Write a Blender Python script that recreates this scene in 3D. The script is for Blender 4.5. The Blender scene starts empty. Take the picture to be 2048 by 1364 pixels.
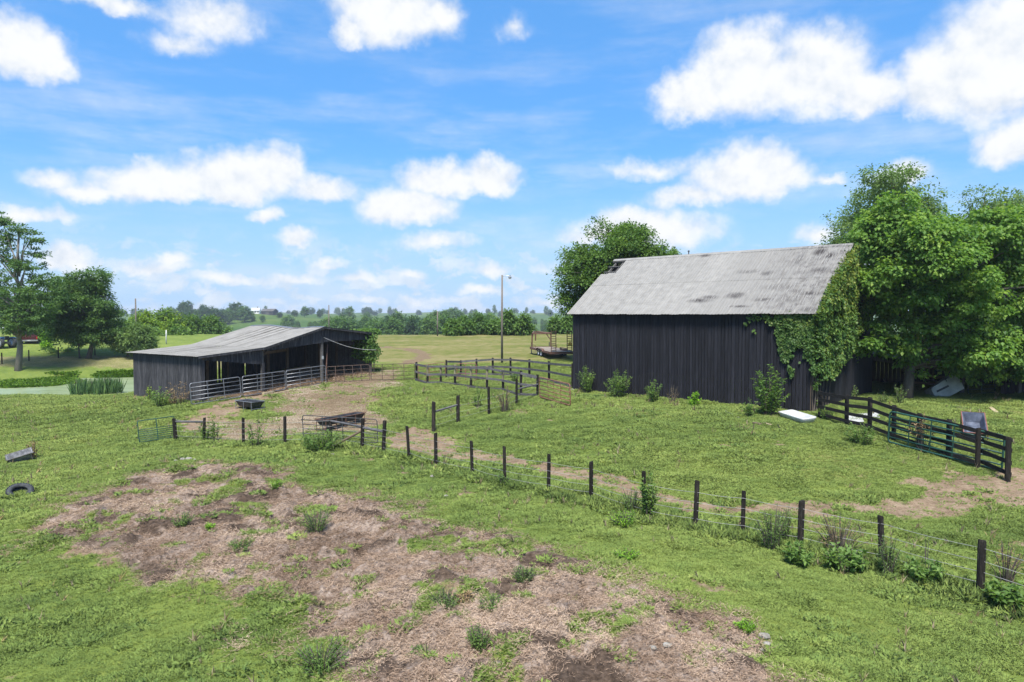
import bpy, math, random
import numpy as np
from mathutils import Vector, Matrix

SC = bpy.context.scene
COL = SC.collection
R = math.radians
rng = np.random.default_rng(7)
random.seed(7)

# ------------------------------------------------------------------ camera
F_PX, HORIZON = 1365.3, 630.0          # focal length and horizon row in the 2048 x 1364 photograph
CAM = np.array([0.0, 0.0, 6.0])
PITCH = math.atan((682.0 - HORIZON) / F_PX)
cam_data = bpy.data.cameras.new('camera')
cam_data.lens = 24.0; cam_data.sensor_width = 36.0
cam_data.clip_start = 0.2; cam_data.clip_end = 12000.0
cam = bpy.data.objects.new('camera', cam_data)
COL.objects.link(cam)
cam.location = CAM
cam.rotation_euler = (math.pi / 2 - PITCH, 0, 0)
SC.camera = cam

# ------------------------------------------------------------------ exposure
SC.render.engine = 'CYCLES'
SC.view_settings.view_transform = 'Standard'
SC.view_settings.look = 'None'
SC.view_settings.gamma = 1.0
SC.view_settings.exposure = 1.0
SC.view_settings.use_curve_mapping = False
SC.cycles.use_denoising = True
SC.cycles.max_bounces = 8
SC.cycles.transparent_max_bounces = 8
SC.cycles.volume_bounces = 0
SC.cycles.caustics_reflective = False
SC.cycles.caustics_refractive = False

# ------------------------------------------------------------------ sun and sky
SUN_DIR = np.array([-0.06, -0.66, 1.10]); SUN_DIR /= np.linalg.norm(SUN_DIR)
sun_data = bpy.data.lights.new('sun', 'SUN')
sun_data.energy = 4.1
sun_data.angle = R(16.0)
sun_data.color = (1.0, 0.955, 0.88)
sun = bpy.data.objects.new('sun', sun_data)
COL.objects.link(sun)
sun.rotation_euler = Vector(SUN_DIR).to_track_quat('Z', 'Y').to_euler()
sun.location = (0, 0, 60)


def ray_dir(px, py):
    """world direction through a pixel of the 2048 x 1364 photograph"""
    a, b = (px - 1024.0) / F_PX, (682.0 - py) / F_PX
    c, s = math.cos(PITCH), math.sin(PITCH)
    return np.array([a, c + b * s, -s + b * c])


def at_depth(px, py, y):
    d = ray_dir(px, py)
    return CAM + d * (y / d[1])


def at_z(px, py, z):
    d = ray_dir(px, py)
    return CAM + d * ((z - CAM[2]) / d[2])


class NT:
    """small helper to write node trees"""
    def __init__(self, tree):
        self.t = tree; self.n = tree.nodes; self.l = tree.links

    def node(self, typ, **kw):
        nd = self.n.new(typ)
        ins = kw.pop('ins', {})
        for k, v in kw.items():
            setattr(nd, k, v)
        for k, v in ins.items():
            self.set(nd.inputs[k], v)
        return nd

    def set(self, sock, v):
        if isinstance(v, bpy.types.NodeSocket):
            self.l.new(v, sock)
        else:
            sock.default_value = v

    def math(self, op, a, b=None, c=None, clamp=False):
        nd = self.node('ShaderNodeMath', operation=op, use_clamp=clamp)
        self.set(nd.inputs[0], a)
        if b is not None: self.set(nd.inputs[1], b)
        if c is not None: self.set(nd.inputs[2], c)
        return nd.outputs[0]

    def vec(self, op, a, b=None, scale=None):
        nd = self.node('ShaderNodeVectorMath', operation=op)
        self.set(nd.inputs[0], a)
        if b is not None: self.set(nd.inputs[1], b)
        if scale is not None: self.set(nd.inputs['Scale'], scale)
        return nd.outputs['Value'] if op in ('LENGTH', 'DOT_PRODUCT', 'DISTANCE') else nd.outputs[0]

    def mix(self, f, a, b, blend='MIX'):
        nd = self.node('ShaderNodeMix', data_type='RGBA', blend_type=blend)
        self.set(nd.inputs[0], f)
        for s, v in ((nd.inputs[6], a), (nd.inputs[7], b)):
            if isinstance(v, (tuple, list)) and len(v) == 3: v = (*v, 1.0)
            self.set(s, v)
        return nd.outputs[2]

    def noise(self, vec, scale, detail=4.0, rough=0.55, color=False, lac=2.0):
        nd = self.node('ShaderNodeTexNoise')
        if vec is not None: self.l.new(vec, nd.inputs['Vector'])
        self.set(nd.inputs['Scale'], scale); nd.inputs['Detail'].default_value = detail
        nd.inputs['Roughness'].default_value = rough; nd.inputs['Lacunarity'].default_value = lac
        return nd.outputs['Color' if color else 'Fac']

    def ramp(self, f, stops, interp='LINEAR'):
        nd = self.node('ShaderNodeValToRGB')
        cr = nd.color_ramp; cr.interpolation = interp
        while len(cr.elements) < len(stops): cr.elements.new(0.5)
        for e, (p, c) in zip(cr.elements, stops):
            e.position = p; e.color = (*c, 1.0) if len(c) == 3 else c
        self.l.new(f, nd.inputs[0])
        return nd.outputs[0]

    def smooth(self, v, lo, hi, a=0.0, b=1.0):
        nd = self.node('ShaderNodeMapRange', interpolation_type='SMOOTHSTEP')
        self.set(nd.inputs['Value'], v)
        nd.inputs['From Min'].default_value = lo; nd.inputs['From Max'].default_value = hi
        nd.inputs['To Min'].default_value = a; nd.inputs['To Max'].default_value = b
        return nd.outputs[0]

    def attr(self, name, typ='GEOMETRY', out='Fac'):
        nd = self.node('ShaderNodeAttribute', attribute_type=typ, attribute_name=name)
        return nd.outputs[out]


def build_world():
    w = bpy.data.worlds.new('World'); SC.world = w; w.use_nodes = True
    g = NT(w.node_tree); g.n.clear()
    sky = g.node('ShaderNodeTexSky', sky_type='NISHITA', sun_disc=False)
    sky.sun_elevation = math.asin(SUN_DIR[2])
    sky.sun_rotation = math.atan2(SUN_DIR[0], SUN_DIR[1])
    sky.altitude = 250.0; sky.air_density = 1.0; sky.dust_density = 0.6; sky.ozone_density = 1.8
    hs = g.node('ShaderNodeHueSaturation', ins={'Hue': 0.508, 'Saturation': 1.48, 'Value': 1.06, 'Color': sky.outputs[0]})
    base = hs.outputs[0]
    base = g.mix(0.60, base, (0.92, 2.25, 4.35))
    tc = g.node('ShaderNodeTexCoord').outputs['Generated']
    sep = g.node('ShaderNodeSeparateXYZ', ins={0: tc})
    az = g.math('ARCTAN2', sep.outputs[0], sep.outputs[1])
    el = g.math('ARCSINE', sep.outputs[2])
    ae = g.node('ShaderNodeCombineXYZ', ins={0: az, 1: el}).outputs[0]
    n1 = g.noise(ae, 9.0, 6.0, 0.62, color=True)
    n2 = g.noise(ae, 42.0, 5.0, 0.6, color=True)
    warp = g.vec('ADD', g.vec('SCALE', g.vec('SUBTRACT', n1, (0.5, 0.5, 0.5)), scale=0.050),
                 g.vec('SCALE', g.vec('SUBTRACT', n2, (0.5, 0.5, 0.5)), scale=0.020))
    p = g.vec('ADD', ae, warp)
    p = g.vec('MULTIPLY', p, (1, 1, 0))
    # cumulus seen in the photograph: centre x, y, half width, height above, depth below, weight
    blobs = [(40, 95, 85, 62, 55, 1), (100, 110, 30, 60, 45, 1), (430, 45, 120, 62, 45, .62), (360, 85, 80, 30, 25, .55), (780, 20, 140, 90, 66, .95), (700, 60, 50, 40, 30, .8),
             (880, 20, 60, 40, 50, .7), (1480, 150, 120, 115, 95, 1), (1620, 165, 130, 105, 72, 1), (1390, 190, 100, 55, 52, 1), (1730, 185, 90, 55, 42, .9),
             (1990, 150, 130, 140, 85, 1), (1890, 185, 90, 100, 45, .9), (2080, 60, 110, 130, 120, 1), (2025, 290, 62, 62, 38, 1), (300, 375, 120, 48, 28, .95), (190, 385, 90, 26, 22, .8),
             (460, 370, 150, 72, 36, 1), (545, 345, 75, 72, 55, 1), (650, 390, 85, 45, 26, .8), (880, 370, 115, 58, 32, .95), (975, 360, 85, 50, 38, .95), (815, 425, 110, 55, 34, 1),
             (100, 355, 62, 30, 20, .6), (60, 428, 90, 26, 18, .62), (1500, 360, 135, 75, 52, 1), (1390, 395, 120, 34, 26, .75), (1300, 335, 130, 30, 26, .55),
             (1290, 465, 165, 60, 42, .95), (1180, 480, 80, 36, 20, .7), (130, 520, 60, 38, 20, .85), (590, 480, 42, 28, 16, .85), (535, 430, 42, 22, 14, .8), (870, 488, 110, 30, 18, .6),
             (300, 535, 110, 26, 12, .62), (350, 520, 40, 24, 14, .6), (440, 562, 110, 24, 16, .6), (590, 552, 110, 22, 14, .6), (650, 528, 60, 20, 12, .6), (720, 560, 90, 22, 14, .6),
             (820, 548, 60, 18, 12, .58), (975, 540, 58, 28, 16, .7), (965, 582, 62, 20, 12, .62), (1085, 535, 50, 24, 14, .5), (740, 605, 60, 14, 10, .55), (830, 605, 60, 20, 12, .6), (1080, 610, 60, 18, 14, .6),
             (1640, 475, 50, 34, 22, .7), (1800, 345, 70, 36, 24, .65), (1025, 62, 46, 32, 28, .5), (250, 5, 160, 26, 18, .6), (1650, 360, 90, 20, 16, .5)]
    acc = None
    for (cx, cy, rx, up, dn, wt) in blobs:
        d = ray_dir(cx, cy); d /= np.linalg.norm(d)
        ca, ce = math.atan2(d[0], d[1]), math.asin(d[2])
        k = .96 / F_PX
        ka, ku, kd = 1 / (rx * k), 1 / (up * k), 1 / (dn * k)
        v = []
        for sa, se in ((ka, ku), (-ka, -kd)):
            nd = g.node('ShaderNodeVectorMath', operation='MULTIPLY_ADD', ins={0: p, 1: (sa, se, 0.0), 2: (-ca * sa, -ce * se, 0.0)})
            v.append(nd.outputs[0])
        r = g.vec('LENGTH', g.vec('MAXIMUM', v[0], v[1]))
        f = g.math('MULTIPLY_ADD', r, -wt * .95, wt * 1.2)
        acc = f if acc is None else g.math('SMOOTH_MAX', acc, f, 0.16)
    acc = g.math('MINIMUM', g.math('MAXIMUM', acc, 0.0), 1.0)
    # the same kind of cloud in the rest of the sky
    gen = g.noise(g.vec('MULTIPLY', p, (3.6, 8.0, 1.0)), 1.0, 5.0, 0.5)
    gen = g.smooth(gen, 0.53, 0.68, 0.0, 0.95)
    out = g.math('MAXIMUM', g.smooth(g.math('ABSOLUTE', az), 0.68, 0.80), g.smooth(el, 0.46, 0.58))
    acc = g.math('MAXIMUM', acc, g.math('MULTIPLY', gen, out))
    # thin veil and low haze cloud
    veil = g.noise(g.vec('MULTIPLY', ae, (3.0, 14.0, 1.0)), 1.0, 6.0, 0.62)
    lowv = g.noise(g.vec('MULTIPLY', p, (15.0, 34.0, 1.0)), 1.0, 6.0, 0.6)
    low = g.math('MULTIPLY', g.smooth(lowv, 0.46, 0.60, 0.0, 0.72), g.smooth(el, 0.135, 0.05))
    fine = g.noise(ae, 22.0, 8.0, 0.58)
    fine_up = g.noise(g.vec('ADD', ae, (0.004, 0.018, 0.0)), 22.0, 4.0, 0.56)
    dens = g.math('ADD', acc, g.math('MULTIPLY', g.math('SUBTRACT', fine, 0.5), 0.88))
    al = g.smooth(dens, 0.02, 0.74, 0.0, 1.0)
    al = g.math('MULTIPLY', al, g.smooth(acc, 0.0, 0.40, 0.0, 1.0))
    al = g.math('MAXIMUM', al, low)
    al = g.math('MAXIMUM', al, g.math('MULTIPLY', g.smooth(veil, 0.42, 0.76, 0.0, 0.50), g.smooth(el, 0.75, 0.1)))
    shade = g.math('MULTIPLY_ADD', g.math('SUBTRACT', fine, fine_up), 1.0, g.math('MULTIPLY_ADD', dens, 0.24, 0.46), clamp=True)
    ccol = g.mix(g.smooth(shade, 0.22, 0.80), (3.25, 3.60, 4.10), (4.45, 4.52, 4.60))
    haze = g.mix(g.smooth(el, 0.24, 0.0, 0.0, 0.85), base, (1.95, 3.05, 4.5))
    col = g.mix(al, haze, ccol)
    bg = g.node('ShaderNodeBackground', ins={'Color': col, 'Strength': 0.112})
    o = g.node('ShaderNodeOutputWorld')
    g.l.new(bg.outputs[0], o.inputs[0])
    w.cycles.sampling_method = 'MANUAL'
    w.cycles.sample_map_resolution = 512


build_world()

# ------------------------------------------------------------------ numeric noise and terrain
def _hash(ix, iy, seed):
    h = (ix.astype(np.int64) * 374761393 + iy.astype(np.int64) * 668265263 + seed * 1442695041) & 0xFFFFFFFF
    h = ((h ^ (h >> 13)) * 1274126177) & 0xFFFFFFFF
    return ((h ^ (h >> 16)) & 0xFFFFFF) / float(0xFFFFFF)


def vnoise(x, y, seed=0):
    x = np.asarray(x, float); y = np.asarray(y, float)
    ix, iy = np.floor(x), np.floor(y)
    fx, fy = x - ix, y - iy
    fx = fx * fx * (3 - 2 * fx); fy = fy * fy * (3 - 2 * fy)
    a, b = _hash(ix, iy, seed), _hash(ix + 1, iy, seed)
    c, d = _hash(ix, iy + 1, seed), _hash(ix + 1, iy + 1, seed)
    return (a + (b - a) * fx) * (1 - fy) + (c + (d - c) * fx) * fy


def fbm(x, y, octs=4, seed=0, gain=0.5):
    s, amp, tot = 0.0, 1.0, 0.0
    for i in range(octs):
        s = s + amp * vnoise(np.asarray(x) * 2 ** i + 17.3 * i, np.asarray(y) * 2 ** i - 9.1 * i, seed + i)
        tot += amp; amp *= gain
    return s / tot


def sstep(v, lo, hi):
    t = np.clip((v - lo) / (hi - lo), 0, 1)
    return t * t * (3 - 2 * t)


BARN_L, BARN_R = np.array([4.1, 45.8]), np.array([15.4, 35.0])
SHED_A = np.array([-20.1, 44.0])
WATER_Z = -0.62

_c = [at_z(*a) for a in [
    (1960, 1186, -.4), (1600, 1088, -.35), (1390, 1052, -.35), (1182, 998, -.3), (1010, 965, -.25), (872, 930, -.2), (766, 903, -.15), (570, 887, -.2), (408, 880, -.3), (300, 885, -.4),
    (45, 925, -.45), (100, 850, -.42), (0, 850, -.42), (833, 759, .95), (974, 778, .9), (1075, 791, .85), (893, 755, 1.1), (1021, 751, 1.1),
    (600, 810, .3), (760, 830, .2), (500, 830, .1), (978, 825, .35), (1100, 840, .5),
    (2012, 960, .2), (1850, 900, .5), (1700, 960, .1), (1500, 900, .4), (1300, 870, .5), (1900, 800, 1.0), (2040, 800, 1.0), (2040, 880, .7), (1800, 1010, -.1)]]
_c += [np.array(a) for a in [
    (-8, 10, -.6), (0, 10, -.5), (8, 10, -.6), (0, 0, -.6), (-20, 0, -.8), (20, 0, -.5), (-12, 18, -.3), (-4, 18, -.25), (4, 16, -.35), (-20, 24, -.4),
    (-20.5, 44, .33), (-14.4, 53, .85), (-10.5, 56.6, 1.2), (-26.5, 48.3, .2), (-22, 56, .7),
    (4.1, 45.8, 1.0), (15.4, 35, 1.0), (10, 40, 1.0), (18.9, 38.6, 1.2), (22, 46, 1.3), (11, 53, 1.5), (32, 42, 1.2), (40, 50, 1.4),
    (-1, 62, 1.6), (3, 65, 2.0), (5, 70, 2.15), (-8, 70, 1.7), (0, 104, 2.8), (-25, 100, 2.4), (20, 104, 3), (40, 100, 3), (-10, 85, 2.3), (40, 70, 2), (-18, 75, 1.6), (-27, 62, .9),
    (-41, 64, -1.5), (-36, 66, -1.4), (-47, 62, -1.1), (-33, 63, -1.2), (-42, 69, -1.3), (-34, 70, -.9), (-50, 66, -.8), (-38, 59, -1.2), (-44, 58, -.9), (-38, 54.5, -.4), (-30, 55, -.3), (-48, 54, -.35), (-45, 74.5, .1), (-36, 76, .3), (-28, 70, .5),
    (-48, 79, 1.0), (-40, 90, 1.8), (-60, 88, 2.2), (-55, 70, 0), (-60, 60, -.1), (-40, 110, 2.6), (-80, 110, 3), (-50, 30, -.4), (50, 20, .3), (-70, 45, -.2), (80, 60, 1.5), (90, 110, 3), (-110, 80, 2),
    (50, 0, 0), (-60, 0, -1.2), (0, -20, -.6), (0, 130, 2.6), (60, 130, 2.6), (-60, 130, 2.6)]]
_c = np.array(_c)


def _tps(r2):
    return 0.5 * r2 * np.log(r2 + 1e-9)


_n = len(_c)
_K = _tps(((_c[:, None, :2] - _c[None, :, :2]) ** 2).sum(-1)) + np.eye(_n) * 1.2
_P = np.hstack([np.ones((_n, 1)), _c[:, :2]])
_A = np.block([[_K, _P], [_P.T, np.zeros((3, 3))]])
_w = np.linalg.solve(_A, np.concatenate([_c[:, 2], np.zeros(3)]))


def z_far(x, y):
    b = np.interp(y, [0, 110, 135, 200, 300, 450, 620, 900, 1300, 1600, 2200, 4200],
                  [2.6, 2.7, 1.2, -6, -13, -13, -6, 0, 7, 10, 4, -10])
    u = x / np.maximum(y, 1)
    b = b + np.where(y > 120, (fbm(x / 230.0, y / 230.0, 3, 5) - .5) * 20 * sstep(y, 130, 420), 0)
    b = b + 12.0 * np.exp(-((x + 262) / 120) ** 2 - ((y - 640) / 150) ** 2)
    b = b + 7.0 * np.exp(-((x + 170) / 90) ** 2 - ((y - 150) / 60) ** 2) * sstep(y, 100, 150)
    return b


POLY = {}


def poly_sd(name, x, y):
    """signed distance (positive inside) to a ground polygon in metres"""
    P = POLY[name]
    d = np.full(np.shape(x), 1e9); ins = np.zeros(np.shape(x), bool)
    for i in range(len(P)):
        ax, ay = P[i]; bx, by = P[(i + 1) % len(P)]
        ex, ey = bx - ax, by - ay
        t = np.clip(((x - ax) * ex + (y - ay) * ey) / (ex * ex + ey * ey + 1e-9), 0, 1)
        d = np.minimum(d, np.hypot(x - ax - t * ex, y - ay - t * ey))
        c = ((ay > y) != (by > y)) & (x < (bx - ax) * (y - ay) / (by - ay + 1e-12) + ax)
        ins ^= c
    return np.where(ins, d, -d)


def line_d(P, x, y):
    d = np.full(np.shape(x), 1e9)
    for (ax, ay), (bx, by) in zip(P[:-1], P[1:]):
        ex, ey = bx - ax, by - ay
        t = np.clip(((x - ax) * ex + (y - ay) * ey) / (ex * ex + ey * ey + 1e-9), 0, 1)
        d = np.minimum(d, np.hypot(x - ax - t * ex, y - ay - t * ey))
    return d


def z_smooth(x, y):
    x = np.asarray(x, float); y = np.asarray(y, float)
    sh = x.shape
    xf, yf = np.atleast_1d(x).ravel(), np.atleast_1d(y).ravel()
    near = np.zeros_like(xf)
    m = (yf < 150) & (np.abs(xf) < 160)
    for i0 in range(0, len(xf), 40000):
        sl = slice(i0, i0 + 40000)
        r2 = (xf[sl, None] - _c[None, :, 0]) ** 2 + (yf[sl, None] - _c[None, :, 1]) ** 2
        near[sl] = _tps(r2) @ _w[:_n] + _w[_n] + _w[_n + 1] * xf[sl] + _w[_n + 2] * yf[sl]
    near = np.clip(near, -2.5, 4.5)
    t = np.maximum(sstep(yf, 108, 138), sstep(np.abs(xf), 100, 150))
    out = near * (1 - t) + np.where(yf > 60, z_far(xf, yf), 0.0) * t
    return out.reshape(sh)


def world_poly(pts, z):
    return [tuple(at_z(px, py, z)[:2]) for px, py in pts]


POLY['manure'] = world_poly([(205, 965), (330, 928), (450, 922), (560, 942), (640, 975), (780, 1000), (900, 1040), (1010, 1060), (1120, 1095), (1290, 1175),
                             (1400, 1200), (1520, 1250), (1640, 1340), (1700, 1480), (640, 1480), (680, 1330), (560, 1245), (420, 1190), (200, 1120), (20, 1085), (30, 1050), (120, 1015)], -.3)
POLY['gravel'] = world_poly([(570, 795), (680, 778), (790, 765), (770, 800), (760, 830), (790, 840), (700, 850), (640, 850), (560, 855), (470, 865), (360, 858), (420, 838), (530, 830)], .25)
POLY['mudyard'] = world_poly([(770, 865), (830, 850), (900, 868), (930, 890), (900, 905), (800, 900), (760, 895)], .1)
POLY['gateway'] = world_poly([(1830, 965), (1930, 960), (2100, 955), (2150, 1010), (1990, 1012), (1880, 1020), (1800, 1022), (1700, 1012), (1790, 1000)], .0)
POLY['shedfloor'] = world_poly([(395, 812), (480, 795), (560, 770), (650, 762), (640, 775), (545, 795), (420, 835), (340, 845)], .4)
POLY['bank'] = [tuple(v) for v in [(-62, 71), (-50, 74.5), (-44, 75), (-36, 75.6), (-27, 72), (-25, 78), (-40, 81.5), (-52, 80), (-64, 77)]]
POLY['shore'] = [tuple(v) for v in [(-60, 68), (-49, 66), (-45, 60), (-43, 56.5), (-38, 55.6), (-38, 53.5), (-50, 53), (-62, 58)]]
PATH = world_poly([(885, 908), (960, 910), (1040, 925), (1110, 942), (1240, 966), (1310, 982), (1400, 1000), (1500, 1008), (1600, 1012), (1750, 1014), (1900, 1010)], -.1)
DRIVE = [tuple(v) for v in [(-10.4, 58), (-9.6, 63), (-9.0, 68), (-9.5, 74), (-12, 80), (-16, 84), (-24, 88)]]


def masks(x, y):
    wx = x + (fbm(x * 1.3, y * 1.3, 4, 11) - .5) * 1.6
    wy = y + (fbm(x * 1.3 + 40, y * 1.3, 4, 12) - .5) * 1.6
    man = sstep(poly_sd('manure', wx, wy) + (fbm(x * .55, y * .55, 4, 21) - .5) * 2.4, -.5, .9)
    veg = sstep(fbm(x * 1.1, y * 1.1, 5, 22, .62), .565, .68)          # green creeping back over the litter
    man = man * (1 - .8 * veg)
    gra = sstep(poly_sd('gravel', wx, wy) + (fbm(x * .5, y * .5, 4, 31) - .5) * 2.6, -.6, .8)
    dirt = np.maximum(sstep(poly_sd('mudyard', wx, wy), -.4, .5), sstep(poly_sd('gateway', wx, wy) + (fbm(x, y, 3, 33) - .5) * 1.2, -.3, .4))
    dirt = np.maximum(dirt, sstep(poly_sd('shedfloor', wx, wy), -.5, .4))
    pd = line_d(PATH, wx, wy)
    dirt = np.maximum(dirt, sstep(.52 + (fbm(x * .9, y * .9, 3, 37) - .5) * .5 - pd, -.25, .2))
    bank = sstep(poly_sd('bank', wx, wy), -.8, .5)
    bank = np.maximum(bank, sstep(poly_sd('shore', wx, wy) + (fbm(x * .5, y * .5, 3, 43) - .5) * 4, -.5, .8))
    spots = sstep(fbm(x * .45, y * .45, 5, 41, .62), .655, .73) * (y < 60)
    dirt = np.maximum(np.maximum(dirt, .5 * bank), .7 * spots)
    trk = sstep(.9 + (fbm(x * .4, y * .4, 3, 38) - .5) * 1.2 - line_d(DRIVE, wx, wy), -.3, .5)
    gra = np.maximum(gra, .75 * trk)
    dry = sstep(y - 57 + .25 * x + (fbm(x * .2, y * .2, 3, 51) - .5) * 9, -2, 10) * (1 - sstep(y, 112, 125))
    dry = dry * (1 - sstep(-22 - x, 0, 10))
    dry = np.maximum(dry, .55 * sstep(fbm(x * .23 + 9, y * .23, 4, 53), .56, .70) * (y > 24) * (y < 60) * (x > -12))
    return man, gra, dirt, dry


def clods(x, y, man):
    """dark bare dung and soil showing through the straw"""
    return man * sstep(.40 - fbm(x * 1.15, y * 1.15, 4, 452), -.03, .05)


def bump(x, y):
    m = (y < 120)
    man = sstep(poly_sd('manure', x, y), -1.0, 1.5)
    b = (fbm(x * .9, y * .9, 4, 61) - .5) * .16 + (fbm(x * 3.1, y * 3.1, 3, 62) - .5) * .07
    lumps = (np.abs(fbm(x * 1.5, y * 1.5, 3, 64) - .5) * 2) ** 1.0
    b = b + man * ((fbm(x * 1.25, y * 1.25, 4, 63, .6) - .5) * .62 + .14 - lumps * .30)
    return np.where(m, b, 0)


def Z(x, y):
    return z_smooth(x, y) + bump(np.asarray(x, float), np.asarray(y, float))


def Zs(x, y):
    return float(Z(np.array([x]), np.array([y]))[0])


def hit(px, py):
    """point of the ground under a pixel"""
    d = ray_dir(px, py)
    t = np.concatenate([np.arange(6, 130, .06)])
    P = CAM[None] + d[None] * (t / d[1])[:, None]
    below = P[:, 2] < z_smooth(P[:, 0], P[:, 1])
    i = int(np.argmax(below)) if below.any() else len(t) - 1
    q = P[i].copy()
    q[2] = Zs(q[0], q[1])
    return q


def ground(x, y):
    return np.array([x, y, Zs(x, y)])


# ------------------------------------------------------------------ mesh helpers
def new_mesh(name, V, Fc, smooth=False):
    me = bpy.data.meshes.new(name)
    me.from_pydata([tuple(v) for v in V] if not isinstance(V, np.ndarray) else V.tolist(), [],
                   Fc if not isinstance(Fc, np.ndarray) else Fc.tolist())
    if smooth:
        me.polygons.foreach_set('use_smooth', np.ones(len(me.polygons), bool))
    me.update()
    return me


class MB:
    def __init__(self):
        self.V = []; self.F = []

    def add(self, V, Fc):
        o = len(self.V)
        self.V.extend([tuple(map(float, v)) for v in V])
        self.F.extend([tuple(int(i) + o for i in f) for f in Fc])
        return self

    def hexa(self, c8):
        return self.add(c8, [(0, 3, 2, 1), (4, 5, 6, 7), (0, 1, 5, 4), (1, 2, 6, 5), (2, 3, 7, 6), (3, 0, 4, 7)])

    def box(self, lo, hi):
        (a, b, c), (d, e, f) = lo, hi
        return self.hexa([(a, b, c), (d, b, c), (d, e, c), (a, e, c), (a, b, f), (d, b, f), (d, e, f), (a, e, f)])

    def tube(self, pts, r, n=8, caps=True):
        pts = [np.array(p, float) for p in pts]
        rs = r if isinstance(r, (list, tuple, np.ndarray)) else [r] * len(pts)
        V = []
        prev = None
        for i, p in enumerate(pts):
            t = pts[min(i + 1, len(pts) - 1)] - pts[max(i - 1, 0)]
            t = t / (np.linalg.norm(t) + 1e-9)
            ref = np.array([0, 0, 1.0]) if abs(t[2]) < .9 else np.array([1.0, 0, 0])
            if prev is not None:
                a = prev - t * np.dot(prev, t)
                if np.linalg.norm(a) < 1e-4: a = np.cross(t, ref)
            else:
                a = np.cross(t, ref)
            a /= np.linalg.norm(a); prev = a
            b = np.cross(t, a)
            for k in range(n):
                th = 2 * math.pi * k / n
                V.append(p + (a * math.cos(th) + b * math.sin(th)) * rs[i])
        Fc = []
        for i in range(len(pts) - 1):
            for k in range(n):
                k2 = (k + 1) % n
                Fc.append((i * n + k, i * n + k2, (i + 1) * n + k2, (i + 1) * n + k))
        if caps:
            Fc.append(tuple(range(n - 1, -1, -1)))
            Fc.append(tuple((len(pts) - 1) * n + k for k in range(n)))
        return self.add(V, Fc)

    def lathe(self, prof, n=20, axis='z', c=(0, 0, 0)):
        """prof: closed list of (radius, height)"""
        V = []; m = len(prof)
        for k in range(n):
            th = 2 * math.pi * k / n
            for r, h in prof:
                p = (r * math.cos(th), r * math.sin(th), h)
                if axis == 'y': p = (p[0], p[2], p[1])
                if axis == 'x': p = (p[2], p[0], p[1])
                V.append((p[0] + c[0], p[1] + c[1], p[2] + c[2]))
        Fc = []
        for k in range(n):
            k2 = (k + 1) % n
            for i in range(m):
                i2 = (i + 1) % m
                Fc.append((k * m + i, k2 * m + i, k2 * m + i2, k * m + i2))
        return self.add(V, Fc)

    def mesh(self, name, smooth=False):
        return new_mesh(name, self.V, self.F, smooth)


def link(name, me, mat=None, parent=None):
    o = bpy.data.objects.new(name, me)
    COL.objects.link(o)
    if me is not None and mat is not None and len(me.materials) == 0:
        me.materials.append(mat)
    if parent is not None:
        o.parent = parent
    return o


def tag(o, label=None, cat=None, group=None, kind=None):
    if label: o['label'] = label
    if cat: o['category'] = cat
    if group: o['group'] = group
    if kind: o['kind'] = kind
    return o


def thing(name, label, cat, loc, rotz=0.0, group=None):
    o = bpy.data.objects.new(name, None)
    o.empty_display_size = 0.2
    COL.objects.link(o)
    o.location = tuple(float(v) for v in loc); o.rotation_euler = (0, 0, rotz)
    return tag(o, label, cat, group)


def part(root, name, mb, mat, smooth=False, world=True):
    """a child mesh; its points are given in world space unless world=False"""
    if world:
        off = np.array(root.location)
        pr = root.parent
        while pr is not None:
            off = off + np.array(pr.location); pr = pr.parent
        mb.V = [tuple(np.array(v) - off) for v in mb.V]
    return link(name, mb.mesh(name, smooth), mat, root)


_box_cache = {}


def box_mesh(mat, key='b'):
    k = (mat.name, key)
    if k not in _box_cache:
        mb = MB()
        if key == 'b':
            mb.box((-.5, -.5, -.5), (.5, .5, .5))
        elif key == 'board':        # plank with slightly broken long edges
            e = .06
            ring = [(-.5, -.5 + 2 * e), (-.5 + e, -.5), (.5 - e, -.5), (.5, -.5 + 2 * e), (.5, .5), (-.5, .5)]
            V = [(x, y, -.5) for x, y in ring] + [(x, y, .5) for x, y in ring]
            n = len(ring)
            mb.add(V, [tuple(range(n - 1, -1, -1)), tuple(range(n, 2 * n))] + [(i, (i + 1) % n, n + (i + 1) % n, n + i) for i in range(n)])
        elif key == 'post':         # round-cornered post, sawn top a little off level
            n = 10
            V = []
            for z, s in ((-.5, 1), (.47, .98), (.5, .86)):
                for i in range(n):
                    th = 2 * math.pi * i / n
                    V.append((.5 * s * math.cos(th), .5 * s * math.sin(th), z + (.012 * math.cos(th) if z > 0 else 0)))
            Fc = []
            for j in range(2):
                for i in range(n):
                    Fc.append((j * n + i, j * n + (i + 1) % n, (j + 1) * n + (i + 1) % n, (j + 1) * n + i))
            Fc += [tuple(range(n - 1, -1, -1)), tuple(range(2 * n, 3 * n))]
            mb.add(V, Fc)
        me = mb.mesh('piece')
        me.materials.append(mat)
        _box_cache[k] = me
    return _box_cache[k]


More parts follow.
